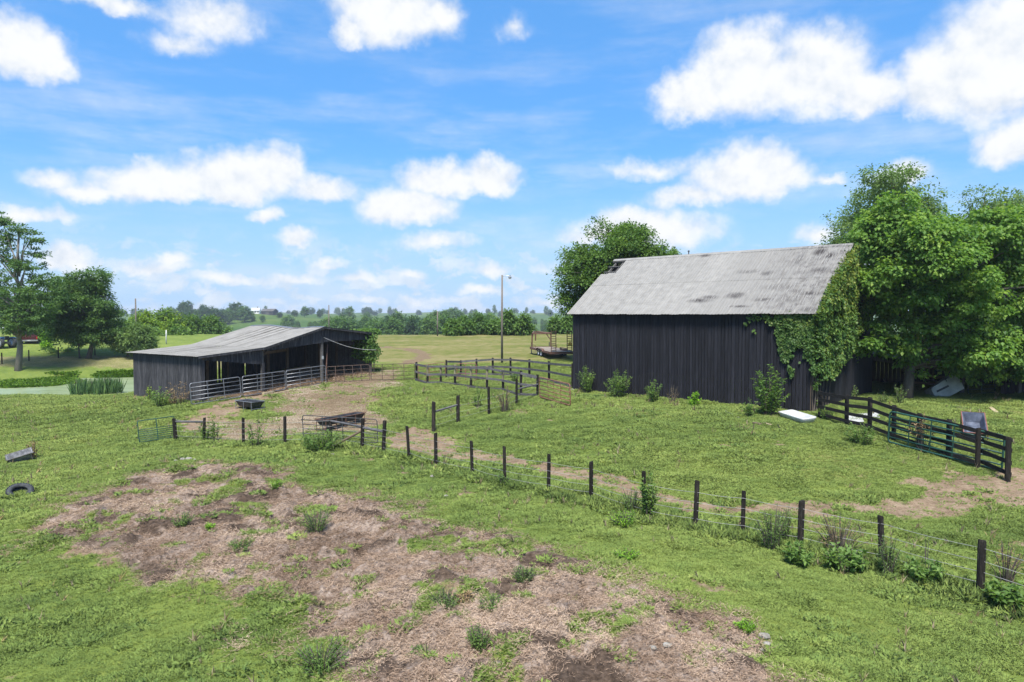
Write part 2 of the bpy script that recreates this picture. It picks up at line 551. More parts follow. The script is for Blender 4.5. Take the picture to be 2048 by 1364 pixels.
def beam(root, name, p, q, w, h, mat, key='b', up=(0, 0, 1), roll=0.0):
    """shared unit piece stretched from p to q (world): local z along p-q, w across, h thick"""
    p = Vector(p); q = Vector(q)
    t = (q - p); L = t.length; t.normalize()
    u = Vector(up)
    if abs(t.dot(u)) > .98: u = Vector((0, 1, 0))
    x = t.cross(u).normalized(); y = x.cross(t) * -1
    M = Matrix(((x.x, y.x, t.x), (x.y, y.y, t.y), (x.z, y.z, t.z)))
    if M.determinant() < 0:
        x = -x
        M = Matrix(((x.x, y.x, t.x), (x.y, y.y, t.y), (x.z, y.z, t.z)))
    if roll: M = M @ Matrix.Rotation(roll, 3, 'Z')
    M4 = M.to_4x4() @ Matrix.Diagonal((w, h, L, 1.0))
    off = Vector(root.location)
    pr = root.parent
    while pr is not None:
        off += Vector(pr.location); pr = pr.parent
    M4.translation = (p + q) / 2 - off
    o = bpy.data.objects.new(name, box_mesh(mat, key))
    COL.objects.link(o)
    o.parent = root
    o.matrix_basis = M4
    return o


# ------------------------------------------------------------------ materials
def new_mat(name):
    m = bpy.data.materials.new(name); m.use_nodes = True
    g = NT(m.node_tree); g.n.clear()
    out = g.node('ShaderNodeOutputMaterial')
    return m, g, out


def principled(g, out, col, rough=.8, metal=0.0, bump_f=None, bump_d=.02, spec=.3, bstr=.6):
    b = g.node('ShaderNodeBsdfPrincipled')
    if isinstance(col, tuple) and len(col) == 3: col = (*col, 1)
    g.set(b.inputs['Base Color'], col); g.set(b.inputs['Roughness'], rough)
    g.set(b.inputs['Metallic'], metal); b.inputs['Specular IOR Level'].default_value = spec
    if bump_f is not None:
        bp = g.node('ShaderNodeBump', ins={'Strength': bstr, 'Distance': bump_d, 'Height': bump_f})
        g.l.new(bp.outputs[0], b.inputs['Normal'])
    g.l.new(b.outputs[0], out.inputs[0])
    return b


def wood_mat(name, stops, grain=(6, 6, .5), rough=.85, rand=.35, spec=.2):
    m, g, out = new_mat(name)
    pos = g.node('ShaderNodeNewGeometry').outputs['Position']
    rnd = g.node('ShaderNodeObjectInfo').outputs['Random']
    off = g.node('ShaderNodeCombineXYZ', ins={0: g.math('MULTIPLY', rnd, 37.0), 1: g.math('MULTIPLY', rnd, 91.0), 2: g.math('MULTIPLY', rnd, 53.0)}).outputs[0]
    p = g.vec('ADD', pos, off)
    gr = g.noise(g.vec('MULTIPLY', p, grain), 4.0, 6.0, .65)
    wear = g.noise(g.vec('MULTIPLY', p, (grain[0] * .5, grain[1] * .5, grain[2])), 1.2, 6.0, .7)
    f = g.math('ADD', g.math('MULTIPLY', gr, .5), g.math('MULTIPLY', wear, .5))
    c = g.ramp(f, stops)
    v = g.math('ADD', g.math('MULTIPLY', rnd, rand), 1 - rand / 2)
    c = g.vec('SCALE', c, scale=v)
    principled(g, out, c, rough, bump_f=gr, bump_d=.01, spec=spec)
    return m


def plain_mat(name, c0, c1, scale=3.0, rough=.6, metal=0.0, spec=.4, detail=5, bump_d=.004):
    m, g, out = new_mat(name)
    pos = g.node('ShaderNodeNewGeometry').outputs['Position']
    n = g.noise(pos, scale, detail, .65)
    c = g.mix(g.smooth(n, .3, .72), c0, c1)
    principled(g, out, c, rough, metal, bump_f=n, bump_d=bump_d, spec=spec)
    return m


def leaf_mat(name, c0, c1, c2, trans=.30, rough=.55, inst=False, lift=0.0):
    """c0 dark, c1 mid, c2 light; per-clump tint and per-leaf variation"""
    m, g, out = new_mat(name)
    t = g.attr('tint', 'INSTANCER' if inst else 'GEOMETRY')
    isl = g.node('ShaderNodeNewGeometry').outputs['Random Per Island']
    f = g.math('ADD', g.math('MULTIPLY', t, .68), g.math('MULTIPLY', isl, .32))
    c = g.ramp(f, [(0.08, c0), (.5, c1), (.95, c2)])
    b = g.node('ShaderNodeBsdfPrincipled', ins={'Base Color': c, 'Roughness': rough})
    b.inputs['Specular IOR Level'].default_value = .25
    if lift:                     # short turf: blades shade like the turf surface they make up
        gn = g.node('ShaderNodeNewGeometry').outputs['Normal']
        g.l.new(g.vec('NORMALIZE', g.vec('ADD', g.vec('SCALE', gn, scale=1 - lift), (0, 0, lift))), b.inputs['Normal'])
    tr = g.node('ShaderNodeBsdfTranslucent', ins={'Color': g.vec('MULTIPLY', c, (1.25, 1.25, .7))})
    mx = g.node('ShaderNodeMixShader', ins={0: trans})
    g.l.new(b.outputs[0], mx.inputs[1]); g.l.new(tr.outputs[0], mx.inputs[2])
    g.l.new(mx.outputs[0], out.inputs[0])
    return m


MAT = {}
MAT['black_board'] = wood_mat('black_painted_board', [(.30, (0.0061, 0.0064, 0.0084)), (.50, (0.0141, 0.0145, 0.0189)), (.62, (0.0246, 0.0249, 0.0319)), (.76, (0.0982, 0.0980, 0.1089))], (7, 7, .45), rand=.6)
MAT['worn_board'] = wood_mat('worn_black_board', [(.28, (0.0150, 0.0150, 0.0177)), (.46, (0.0340, 0.0340, 0.0388)), (.57, (0.0714, 0.0707, 0.0748)), (.72, (0.1836, 0.1782, 0.1700))], (7, 7, .4), rand=.5)
MAT['grey_board'] = wood_mat('weathered_grey_board', [(.28, (0.0473, 0.0454, 0.0425)), (.5, (0.1039, 0.0993, 0.0945)), (.72, (0.2079, 0.1984, 0.1890))], (5, 5, 5), rand=.4)
MAT['rail'] = wood_mat('weathered_black_rail', [(.30, (0.0262, 0.0254, 0.0291)), (.5, (0.0892, 0.0866, 0.0918)), (.72, (0.2261, 0.2136, 0.2016))], (3, 3, 8), rand=.4)
MAT['black_rail'] = wood_mat('black_rail', [(.30, (0.0077, 0.0073, 0.0070)), (.52, (0.0161, 0.0150, 0.0140)), (.74, (0.0560, 0.0518, 0.0462))], (3, 3, 8), rand=.4)
MAT['post'] = wood_mat('creosoted_post', [(.32, (0.0075, 0.0064, 0.0053)), (.52, (0.0165, 0.0142, 0.0120)), (.62, (0.0450, 0.0382, 0.0315)), (.76, (0.1800, 0.1500, 0.1125))], (9, 9, 1.2), rand=.6)
MAT['tan_post'] = wood_mat('bare_treated_post', [(.3, (0.1228, 0.1134, 0.0615)), (.55, (0.2268, 0.2032, 0.1228)), (.8, (0.3118, 0.2835, 0.1890))], (9, 9, 1.0), rand=.3)
MAT['old_wood'] = wood_mat('bare_old_timber', [(.3, (0.0675, 0.0488, 0.0338)), (.55, (0.1425, 0.1087, 0.0750)), (.8, (0.2400, 0.1950, 0.1500))], (6, 6, 2), rand=.4)
MAT['pole'] = wood_mat('utility_pole_wood', [(.3, (0.0910, 0.0770, 0.0630)), (.55, (0.1610, 0.1400, 0.1225)), (.8, (0.2380, 0.2170, 0.1960))], (9, 9, .4), rand=.2)
MAT['fresh_board'] = wood_mat('pale_sawn_board', [(.3, (0.2850, 0.2325, 0.1425)), (.6, (0.4125, 0.3450, 0.2250)), (.85, (0.4650, 0.4050, 0.3000))], (6, 6, 6), rand=.2)
MAT['galv'] = plain_mat('galvanised_tube', (0.1734, 0.1836, 0.2040), (0.2652, 0.2754, 0.2958), 9.0, .42, .55)
MAT['green_paint'] = plain_mat('dark_green_gate_paint', (0.0090, 0.0413, 0.0315), (0.0225, 0.0825, 0.0638), 12.0, .45)
MAT['brown_gate'] = plain_mat('rusty_brown_gate_steel', (.055, .042, .035), (.12, .075, .055), 10.0, .75)
MAT['red_gate'] = plain_mat('faded_red_gate_paint', (.17, .060, .045), (.25, .115, .085), 10.0, .65)
MAT['dark_steel'] = plain_mat('dark_weathered_steel', (.028, .03, .032), (.075, .075, .075), 10.0, .65)
MAT['rust'] = plain_mat('rusted_red_steel', (.075, .040, .028), (.155, .080, .055), 9.0, .8)
MAT['poly_black'] = plain_mat('black_moulded_poly', (.012, .013, .016), (.05, .052, .058), 5.0, .55)
MAT['poly_grey'] = plain_mat('scuffed_grey_poly', (.10, .10, .105), (.28, .28, .29), 7.0, .6)
MAT['poly_blue'] = plain_mat('worn_blue_black_poly', (.03, .038, .06), (.13, .15, .20), 3.0, .55)
MAT['white_enamel'] = plain_mat('white_enamel', (0.3680, 0.3760, 0.3760), (0.5760, 0.5840, 0.5760), 2.2, .35)
MAT['white_metal'] = plain_mat('dirty_white_sheet_metal', (0.2100, 0.2325, 0.2100), (0.4125, 0.4350, 0.4050), 1.8, .5)
MAT['rubber'] = plain_mat('weathered_rubber', (.018, .02, .023), (.055, .06, .065), 8.0, .8)
MAT['stone'] = plain_mat('pale_limestone', (0.1600, 0.1480, 0.1240), (0.3040, 0.2880, 0.2560), 8.0, .9, bump_d=.02)
MAT['wire'] = plain_mat('grey_fence_wire', (.22, .22, .22), (.32, .32, .31), 5.0, .6, .3)
MAT['bark'] = wood_mat('tree_bark', [(.3, (.045, .038, .03)), (.55, (.11, .095, .078)), (.8, (.22, .20, .17))], (8, 8, 1.6), rand=.2)
MAT['pale_bark'] = wood_mat('pale_tree_bark', [(.3, (.10, .09, .075)), (.55, (.22, .20, .17)), (.8, (.34, .32, .28))], (8, 8, 1.6), rand=.2)
MAT['deck'] = wood_mat('grey_trailer_planks', [(.3, (0.1540, 0.1249, 0.0997)), (.55, (0.2618, 0.2205, 0.1795)), (.8, (0.3542, 0.3087, 0.2527))], (4, 4, 4), rand=.3)
MAT['maroon'] = plain_mat('maroon_car_paint', (.050, .012, .012), (.065, .018, .017), 2.0, .25)
MAT['blue_paint'] = plain_mat('blue_tractor_paint', (.02, .12, .36), (.05, .2, .5), 3.0, .35)
MAT['glass'] = plain_mat('dark_glass', (.012, .014, .016), (.02, .022, .025), 2.0, .08, 0, .6)
MAT['chrome'] = plain_mat('dull_chrome', (.5, .5, .5), (.62, .62, .62), 6.0, .3, .8)
MAT['lamp_red'] = plain_mat('red_lens', (.3, .01, .01), (.35, .02, .02), 6.0, .2)
MAT['yellow_sign'] = plain_mat('orange_yellow_reflector', (.75, .42, .07), (.85, .52, .10), 6.0, .5)
MAT['straw'] = plain_mat('dry_straw', (.22, .16, .085), (.42, .33, .2), 14.0, .9)
MAT['house_white'] = plain_mat('white_siding', (0.5440, 0.5440, 0.5360), (0.6240, 0.6240, 0.6160), .6, .7)
MAT['far_dark'] = plain_mat('dark_barn_siding', (.022, .022, .028), (.05, .05, .055), .6, .8)
MAT['far_roof'] = plain_mat('pale_metal_roof', (0.3500, 0.3570, 0.3640), (0.4340, 0.4410, 0.4480), .6, .6)
MAT['old_tin'] = plain_mat('dull_rusted_tin', (0.0560, 0.0528, 0.0480), (0.1200, 0.1120, 0.1000), 1.2, .7)
MAT['cream'] = plain_mat('cream_plastic_bag', (0.4125, 0.4125, 0.3900), (0.5400, 0.5400, 0.5250), 6.0, .6)

MAT['leaf_mid'] = leaf_mat('broadleaf_green', (.050, .110, .026), (.100, .190, .038), (.185, .285, .055), .40)
MAT['leaf_dark'] = leaf_mat('deep_green_leaf', (.045, .105, .032), (.092, .178, .046), (.165, .265, .068), .42)
MAT['leaf_catalpa'] = leaf_mat('catalpa_leaf', (0.0655, 0.1471, 0.0308), (0.1414, 0.2657, 0.0472), (0.2758, 0.3923, 0.0718), .48, .5)
MAT['leaf_yellow'] = leaf_mat('yellow_green_leaf', (0.0589, 0.1254, 0.0152), (0.1396, 0.2432, 0.0209), (0.2945, 0.3829, 0.0294))
MAT['leaf_ivy'] = leaf_mat('ivy_leaf', (.044, .105, .030), (.098, .180, .040), (.29, .31, .06), .34, .45)
MAT['leaf_weed'] = leaf_mat('tall_weed_leaf', (.075, .145, .038), (.145, .245, .060), (.245, .36, .095), .46)
MAT['leaf_lime'] = leaf_mat('bright_lime_leaf', (0.093, 0.232, 0.019), (0.186, 0.372, 0.031), (0.372, 0.558, 0.046))
MAT['leaf_grey'] = leaf_mat('grey_green_needle', (0.0765, 0.1400, 0.0432), (0.1395, 0.2250, 0.0675), (0.2250, 0.3300, 0.1035), .45)
MAT['leaf_far'] = leaf_mat('distant_woodland_leaf', (0.0240, 0.0600, 0.0208), (0.0464, 0.1000, 0.0288), (0.0840, 0.1480, 0.0400), .35)
MAT['leaf_dry'] = leaf_mat('dry_stalks', (0.156, 0.102, 0.054), (0.288, 0.198, 0.102), (0.432, 0.336, 0.156), .15)
MAT['leaf_reed'] = leaf_mat('reed_blade', (0.0425, 0.0972, 0.0400), (0.0875, 0.1716, 0.0620), (0.1650, 0.2700, 0.0780), .2)
MAT['grass'] = leaf_mat('pasture_grass', (.070, .122, .030), (.165, .232, .054), (.29, .34, .09), .16, .8, inst=True, lift=.62)
MAT['litter'] = leaf_mat('dry_straw_litter', (.125, .082, .056), (.33, .235, .170), (.55, .425, .325), .10, .9, inst=True)
MAT['pond_weed'] = leaf_mat('pond_weed', (0.0462, 0.1077, 0.0070), (0.0858, 0.1711, 0.0109), (0.1452, 0.2408, 0.0211), .25, .6, inst=True)
MAT['stems'] = leaf_mat('dead_grass_stem', (0.2340, 0.1890, 0.1080), (0.3780, 0.3150, 0.1980), (0.5040, 0.4320, 0.2970), .5, .9, inst=True, lift=.7)
MAT['chips'] = leaf_mat('limestone_gravel', (0.1084, 0.0780, 0.0459), (0.2040, 0.1530, 0.0972), (0.3443, 0.2880, 0.2160), 0.0, .9, inst=True)


def ground_mat():
    m, g, out = new_mat('pasture_ground')
    pos = g.node('ShaderNodeNewGeometry').outputs['Position']
    mk = g.attr('mask', out='Color')
    sp = g.node('ShaderNodeSeparateColor', ins={0: mk})
    man, gra, dirt = sp.outputs[0], sp.outputs[1], sp.outputs[2]
    dry = g.attr('dry'); far = g.attr('far'); clod = g.attr('clod')
    n0 = g.noise(pos, .16, 5.0, .6); n1 = g.noise(pos, .9, 6.0, .65); n2 = g.noise(pos, 7.0, 6.0, .7); n3 = g.noise(pos, 38.0, 3.0, .6)
    f = g.math('ADD', g.math('ADD', g.math('MULTIPLY', n0, .35), g.math('MULTIPLY', n1, .35)), g.math('MULTIPLY', n2, .30))
    grass = g.ramp(f, [(.34, (.065, .105, .024)), (.46, (.125, .172, .036)), (.56, (.172, .215, .046)), (.68, (.245, .250, .078))])
    mow = g.noise(g.vec('MULTIPLY', pos, (.045, .30, 1)), 1.0, 6.0, .68)
    fd = g.math('ADD', g.math('MULTIPLY', mow, .6), g.math('MULTIPLY', n1, .4))
    hay = g.ramp(fd, [(.38, (0.0850, 0.1122, 0.0218)), (.47, (0.1360, 0.1462, 0.0374)), (.55, (0.1904, 0.1734, 0.0646)), (.64, (0.2448, 0.2040, 0.1020))])
    mf = g.math('ADD', g.math('MULTIPLY', n1, .45), g.math('MULTIPLY', n2, .55))
    manure = g.ramp(mf, [(.36, (.055, .040, .031)), (.44, (.18, .136, .107)), (.54, (.31, .242, .195)), (.66, (.42, .345, .285))])
    manure = g.mix(clod, manure, g.ramp(n2, [(.35, (.040, .028, .020)), (.65, (.125, .088, .064))]))
    soil = g.ramp(mf, [(.36, (0.1200, 0.0840, 0.0520)), (.5, (0.2240, 0.1600, 0.1040)), (.66, (0.3360, 0.2600, 0.1760))])
    stone = g.ramp(g.math('ADD', g.math('MULTIPLY', n2, .5), g.math('MULTIPLY', n3, .5)), [(.35, (0.0924, 0.0615, 0.0333)), (.5, (0.1782, 0.1260, 0.0750)), (.62, (0.2508, 0.1938, 0.1276)), (.75, (0.3300, 0.2736, 0.1998))])
    fn = g.noise(pos, .010, 3.0, .5); fn2 = g.noise(pos, .05, 4.0, .6)
    fcol = g.ramp(g.math('ADD', g.math('MULTIPLY', fn, .65), g.math('MULTIPLY', fn2, .35)),
                  [(.38, (0.0340, 0.0723, 0.0187)), (.50, (0.0553, 0.1020, 0.0204)), (.60, (0.0892, 0.1318, 0.0272)), (.70, (0.1403, 0.1487, 0.0510))])
    brk = g.math('SUBTRACT', n2, .5)
    def edge(v, k=.7):
        return g.smooth(g.math('ADD', v, g.math('MULTIPLY', brk, k)), .3, .7)
    c = g.mix(edge(dry), grass, hay)
    c = g.mix(edge(gra), c, stone)
    c = g.mix(edge(dirt), c, soil)
    c = g.mix(edge(man), c, manure)
    c = g.mix(far, c, fcol)
    bh = g.math('ADD', n2, g.math('MULTIPLY', n3, .35))
    principled(g, out, c, .95, bump_f=bh, bump_d=.09, spec=.1, bstr=.9)
    return m


MAT['ground'] = ground_mat()
# ------------------------------------------------------------------ ground sheet
def build_ground():
    ys = np.concatenate([np.arange(-15, 8, .8), np.arange(8, 36, .115), np.arange(36, 120, .38), 120 * 1.03 ** np.arange(0, 122)])
    ys = ys[ys < 4300]
    uf = np.linspace(-.64, .64, 540)
    us = np.concatenate([np.linspace(-1.5, -.66, 40), uf, np.linspace(.66, 1.5, 40)])
    Y, U = np.meshgrid(ys, us, indexing='ij')
    X = U * (Y + 20)
    x, y = X.ravel(), Y.ravel()
    z = Z(x, y)
    V = np.stack([x, y, z], 1)
    nr, nc = Y.shape
    i = (np.arange(nr - 1)[:, None] * nc + np.arange(nc - 1)[None]).ravel()
    Fc = np.stack([i, i + 1, i + nc + 1, i + nc], 1)
    me = bpy.data.meshes.new('ground')
    me.vertices.add(len(V)); me.vertices.foreach_set('co', V.ravel())
    me.loops.add(Fc.size); me.loops.foreach_set('vertex_index', Fc.ravel())
    me.polygons.add(len(Fc)); me.polygons.foreach_set('loop_start', np.arange(len(Fc)) * 4)
    me.polygons.foreach_set('use_smooth', np.ones(len(Fc), bool))
    me.update(calc_edges=True)
    man, gra, dirt, dry = masks(x, y)
    far = sstep(y, 112, 135)
    a = me.attributes.new('mask', 'FLOAT_COLOR', 'POINT')
    a.data.foreach_set('color', np.stack([man, gra, dirt, np.ones_like(man)], 1).astype(np.float32).ravel())
    a = me.attributes.new('dry', 'FLOAT', 'POINT'); a.data.foreach_set('value', dry.astype(np.float32))
    a = me.attributes.new('far', 'FLOAT', 'POINT'); a.data.foreach_set('value', far.astype(np.float32))
    a = me.attributes.new('clod', 'FLOAT', 'POINT'); a.data.foreach_set('value', clods(x, y, man).astype(np.float32))
    o = link('ground', me, MAT['ground'])
    tag(o, 'rolling green pasture with brown manure patch and gravel yard', kind='structure')


build_ground()


def build_pond():
    m, g, out = new_mat('duckweed_water')
    pos = g.node('ShaderNodeNewGeometry').outputs['Position']
    n = g.noise(g.vec('MULTIPLY', pos, (.5, 1.2, 1)), .7, 6.0, .6)
    n2 = g.noise(pos, 3.0, 5.0, .65)
    c = g.ramp(g.math('ADD', g.math('MULTIPLY', n, .75), g.math('MULTIPLY', n2, .25)),
               [(.34, (.11, .12, .07)), (.42, (.19, .24, .11)), (.55, (.25, .30, .155)), (.7, (.29, .335, .19))])
    principled(g, out, c, .32, bump_f=n2, bump_d=.004, spec=.5)
    mb = MB()
    n = 40
    cx, cy = -41, 65
    V = [(cx, cy, WATER_Z)]
    for k in range(n):
        th = 2 * math.pi * k / n
        r = 1 + .08 * math.sin(3 * th) + .05 * math.cos(5 * th)
        V.append((cx + 14 * r * math.cos(th), cy + 10.2 * r * math.sin(th), WATER_Z))
    mb.add(V, [(0, k + 1, (k + 1) % n + 1) for k in range(n)])
    o = link('pond_water', mb.mesh('pond_water'), m)
    tag(o, 'pale green duckweed covered pond beside the low shed', kind='structure')


build_pond()

# ------------------------------------------------------------------ black barn
BU = (BARN_R - BARN_L); BLEN = float(np.linalg.norm(BU)); BU = BU / BLEN
BV = np.array([-BU[1], BU[0]]); BW = 10.0
EAVE_Z, SLOPE = 6.04, .73


def barn_pt(a, v, z):
    q = BARN_L + BU * a + BV * v
    return np.array([q[0], q[1], z])


def barn_roof_z(v):
    v = min(v, BW - v)
    return EAVE_Z + SLOPE * (v + .35)


def roof_sheet_mesh(name, w, length, ribs, mat, rib_h=.03, lip=.03, t=.004):
    xs = [0.0]
    hs = [rib_h * .6]
    for k in range(ribs):
        c = w * (k + .5) / ribs
        for dx, h in ((-.032, 0), (-.012, rib_h), (.012, rib_h), (.032, 0)):
            xs.append(c + dx); hs.append(h)
    xs.append(w + lip); hs.append(rib_h * .5)
    ny = 4
    V, Fc = [], []
    for j in range(ny + 1):
        for x, h in zip(xs, hs):
            V.append((x, length * j / ny, h))
    nx = len(xs)
    for j in range(ny):
        for i in range(nx - 1):
            Fc.append((j * nx + i, j * nx + i + 1, (j + 1) * nx + i + 1, (j + 1) * nx + i))
    me = new_mesh(name, V, Fc)
    me.materials.append(mat)
    return me


def place(root, name, me, X, Y, N, origin):
    o = bpy.data.objects.new(name, me); COL.objects.link(o); o.parent = root
    M = Matrix(((X[0], Y[0], N[0]), (X[1], Y[1], N[1]), (X[2], Y[2], N[2]))).to_4x4()
    off = Vector(root.location)
    pr = root.parent
    while pr is not None:
        off += Vector(pr.location); pr = pr.parent
    M.translation = Vector(origin) - off
    o.matrix_basis = M
    return o


def barn_roof_mat():
    m, g, out = new_mat('weathered_barn_roof_tin')
    pos = g.node('ShaderNodeNewGeometry').outputs['Position']
    s = np.array([BV[0], BV[1], SLOPE]); s /= np.linalg.norm(s)
    O = barn_pt(0, -.35, EAVE_Z)
    q = g.vec('SUBTRACT', pos, tuple(O))
    a = g.vec('DOT_PRODUCT', q, (BU[0], BU[1], 0.0)); b = g.vec('DOT_PRODUCT', q, tuple(s))
    ab = g.node('ShaderNodeCombineXYZ', ins={0: a, 1: b}).outputs[0]
    rnd = g.node('ShaderNodeObjectInfo').outputs['Random']
    n = g.noise(ab, 2.2, 6.0, .65)
    fine = g.noise(g.vec('MULTIPLY', ab, (9.0, 1.1, 1)), 1.6, 5.0, .7)
    base = g.ramp(n, [(.3, (.195, .186, .169)), (.5, (.235, .226, .208)), (.7, (.275, .264, .243))])
    base = g.vec('SCALE', base, scale=g.math('ADD', g.math('MULTIPLY', rnd, .10), .95))
    # old rust stains, each with its own place on the roof
    nrm = np.cross(np.array([BU[0], BU[1], 0]), s)
    acc = None
    for (px, py, ra, rb, w) in [(1400, 602, .9, .30, 1), (1420, 596, .8, .25, .9), (1472, 592, .8, .42, 1), (1478, 614, .9, .16, 1), (1528, 600, .9, .28, .85), (1640, 505, .5, .55, 1.2), (1660, 512, .45, .5, 1.1),
                                (1640, 542, .9, .4, .95), (1622, 588, .9, .3, .95), (1410, 513, .5, .2, .9), (1535, 548, .6, .35, .75), (1600, 520, .5, .9, .6), (1560, 575, 1.6, .5, .6), (1620, 620, 1.0, .35, .75), (1680, 560, .6, .8, .75), (1580, 600, 1.2, .5, .6), (1500, 545, 1.2, .3, .55)]:
        d = ray_dir(px, py)
        t = np.dot(O - CAM, nrm) / np.dot(d, nrm)
        P = CAM + d * t - O
        c = (float(P[0] * BU[0] + P[1] * BU[1]), float(np.dot(P, s)), 0.0)
        r = g.vec('LENGTH', g.vec('MULTIPLY', g.vec('SUBTRACT', ab, c), (1 / ra, 1 / rb, 0)))
        f = g.smooth(r, 1.25, 0.0, 0.0, w)
        acc = f if acc is None else g.math('MAXIMUM', acc, f)
    edge = g.math('MULTIPLY', g.smooth(a, 8.0, 16.0, 0, .8), g.smooth(n, .35, .65))
    acc = g.math('MAXIMUM', acc, edge)
    st = g.math('MULTIPLY', acc, g.smooth(fine, .36, .52))
    rust = g.ramp(n, [(.35, (.022, .018, .016)), (.65, (.055, .046, .041))])
    c = g.mix(g.math('MINIMUM', st, .95), base, rust)
    principled(g, out, c, .55, .0, bump_f=n, bump_d=.01, spec=.35)
    return m


def build_barn():
    zb = Zs(*BARN_L)
    root = thing('black_barn', 'large black board barn with pale rust-stained tin gable roof', 'barn', (BARN_L[0], BARN_L[1], zb))
    bm = MAT['black_board']
    # front wall boards
    a = 0.0
    while a < BLEN - .05:
        w = random.uniform(.175, .225)
        w = min(w, BLEN - a)
        j = random.uniform(-.006, .006)
        c = a + w / 2
        q = barn_pt(c, j, 0)
        zg = Zs(q[0], q[1]) + random.uniform(-.03, .06)
        top = barn_roof_z(0) - .06
        if random.random() < .09:           # spliced board
            zs = random.uniform(2.6, 4.8)
            beam(root, 'board', barn_pt(c, j, zg), barn_pt(c, j, zs - .008), w - .026, .03, bm, 'board', up=(BV[0], BV[1], 0))
            beam(root, 'board', barn_pt(c, j + .004, zs + .008), barn_pt(c, j + .004, top), w - .026, .03, bm, 'board', up=(BV[0], BV[1], 0))
        else:
            tl = random.uniform(-.012, .012)
            beam(root, 'board', barn_pt(c - tl, j, zg), barn_pt(c + tl, j, top), w - .026, .03, bm, 'board', up=(BV[0], BV[1], 0))
        a += w
    # both gable ends
    for a0, dirn in ((BLEN + .012, 1), (-.012, -1)):
        v = .0
        while v < BW - .03:
            w = min(random.uniform(.18, .23) if dirn == 1 else .4, BW - v)
            c = v + w / 2
            q = barn_pt(a0, c, 0)
            zg = Zs(q[0], q[1]) + random.uniform(-.02, .05)
            beam(root, 'board', barn_pt(a0, c, zg), barn_pt(a0, c, barn_roof_z(c) - .14), .025, w - .014, bm, 'b', up=(BV[0], BV[1], 0))
            v += w
    # far wall, closing the building
    w_ = MB()
    p0, p1 = barn_pt(0, BW, 0), barn_pt(BLEN, BW, 0)
    q0, q1 = barn_pt(0, BW - .03, 0), barn_pt(BLEN, BW - .03, 0)
    w_.hexa([(p0[0], p0[1], .6), (p1[0], p1[1], .6), (q1[0], q1[1], .6), (q0[0], q0[1], .6), (p0[0], p0[1], 6.2), (p1[0], p1[1], 6.2), (q1[0], q1[1], 6.2), (q0[0], q0[1], 6.2)])
    part(root, 'rear_wall', w_, bm)
    # corner post and sill
    for a0 in (.06, BLEN - .06):
        q = barn_pt(a0, .12, 0)
        beam(root, 'corner_post', (q[0], q[1], Zs(q[0], q[1]) - .2), (q[0], q[1], 6.1), .15, .15, MAT['old_wood'])
    # rafters and purlins
    rs = 1 / math.hypot(1, SLOPE)
    def on_slope(a, l, dn):
        v = -.35 + l * rs; z = EAVE_Z + l * SLOPE * rs
        p = barn_pt(a, v, z)
        nn = np.array([-BV[0] * SLOPE, -BV[1] * SLOPE, 1.0]); nn /= np.linalg.norm(nn)
        return p + nn * dn
    total = 5.35 / rs
    for k in range(14):
        a = -.1 + k * 1.2 if k > 1 else (.06 + k * .62)
        beam(root, 'rafter', on_slope(a, .3, -.13), on_slope(a, total - .05, -.13), .06, .14, MAT['grey_board'])
    for k in range(10):
        l = .45 + k * .66
        beam(root, 'purlin', on_slope(-.2, l, -.035), on_slope(BLEN + .3, l, -.035), .05, .11, MAT['grey_board'], up=(-BV[0] * SLOPE, -BV[1] * SLOPE, 1))
    # roof: front slope sheet by sheet, in two courses
    rm = barn_roof_mat()
    roof = bpy.data.objects.new('roof', None); COL.objects.link(roof); roof.parent = root; roof.empty_display_size = .2
    ncol = 27
    x0, x1 = -.25, BLEN + .35
    w = (x1 - x0) / ncol
    X = np.array([BU[0], BU[1], 0]); Yv = np.array([BV[0] * rs, BV[1] * rs, SLOPE * rs]); N = np.cross(X, Yv)
    low = roof_sheet_mesh('roof_sheet_low', w, 3.40, 3, rm)
    up = roof_sheet_mesh('roof_sheet_up', w, total - 3.33, 3, rm)
    cut = [roof_sheet_mesh('roof_sheet_torn', w, 1.46, 3, rm), roof_sheet_mesh('roof_sheet_torn_b', w, 1.56, 3, rm)]
    for k in range(ncol):
        dz = random.uniform(-.006, .006); sl = random.uniform(-.025, .025) - .05 * math.exp(-((k - 13) / 7) ** 2)
        th = random.uniform(-.0035, .0035)
        Xk = X * math.cos(th) + Yv * math.sin(th); Yk = Yv * math.cos(th) - X * math.sin(th)
        place(roof, 'roof_sheet', low, Xk, Yk, N, on_slope(x0 + k * w, sl, .03 + dz + (k % 2) * .004))
        me = cut[k] if k < 2 else up
        th = random.uniform(-.003, .003)
        Xk = X * math.cos(th) + Yv * math.sin(th); Yk = Yv * math.cos(th) - X * math.sin(th)
        place(roof, 'roof_sheet', me, Xk, Yk, N, on_slope(x0 + k * w, 3.31, .042 + dz + (k % 2) * .004))
    # far slope
    r2 = MB()
    P = [barn_pt(x0, 5.0, barn_roof_z(5.0) + .03), barn_pt(x1, 5.0, barn_roof_z(5.0) + .03), barn_pt(x1, BW + .35, EAVE_Z + .02), barn_pt(x0, BW + .35, EAVE_Z + .02)]
    Q = [p - np.array([0, 0, .02]) for p in P]
    r2.hexa(Q + P)
    part(roof, 'far_slope', r2, rm)
    # ridge cap and small ridge vent
    cap = MB()
    zr = barn_roof_z(5.0) + .085
    for s0, s1 in ((x0 + .05, BLEN * .5), (BLEN * .5 - .05, x1)):
        c8 = []
        for a in (s0, s1):
            sag = .03 * math.sin(a)
            c8 += [barn_pt(a, 4.80, zr - .145), barn_pt(a, 5.0, zr + sag * .3), barn_pt(a, 5.2, zr - .145)]
        cap.add(c8, [(0, 1, 4, 3), (1, 2, 5, 4)])
    part(roof, 'ridge_cap', cap, rm)
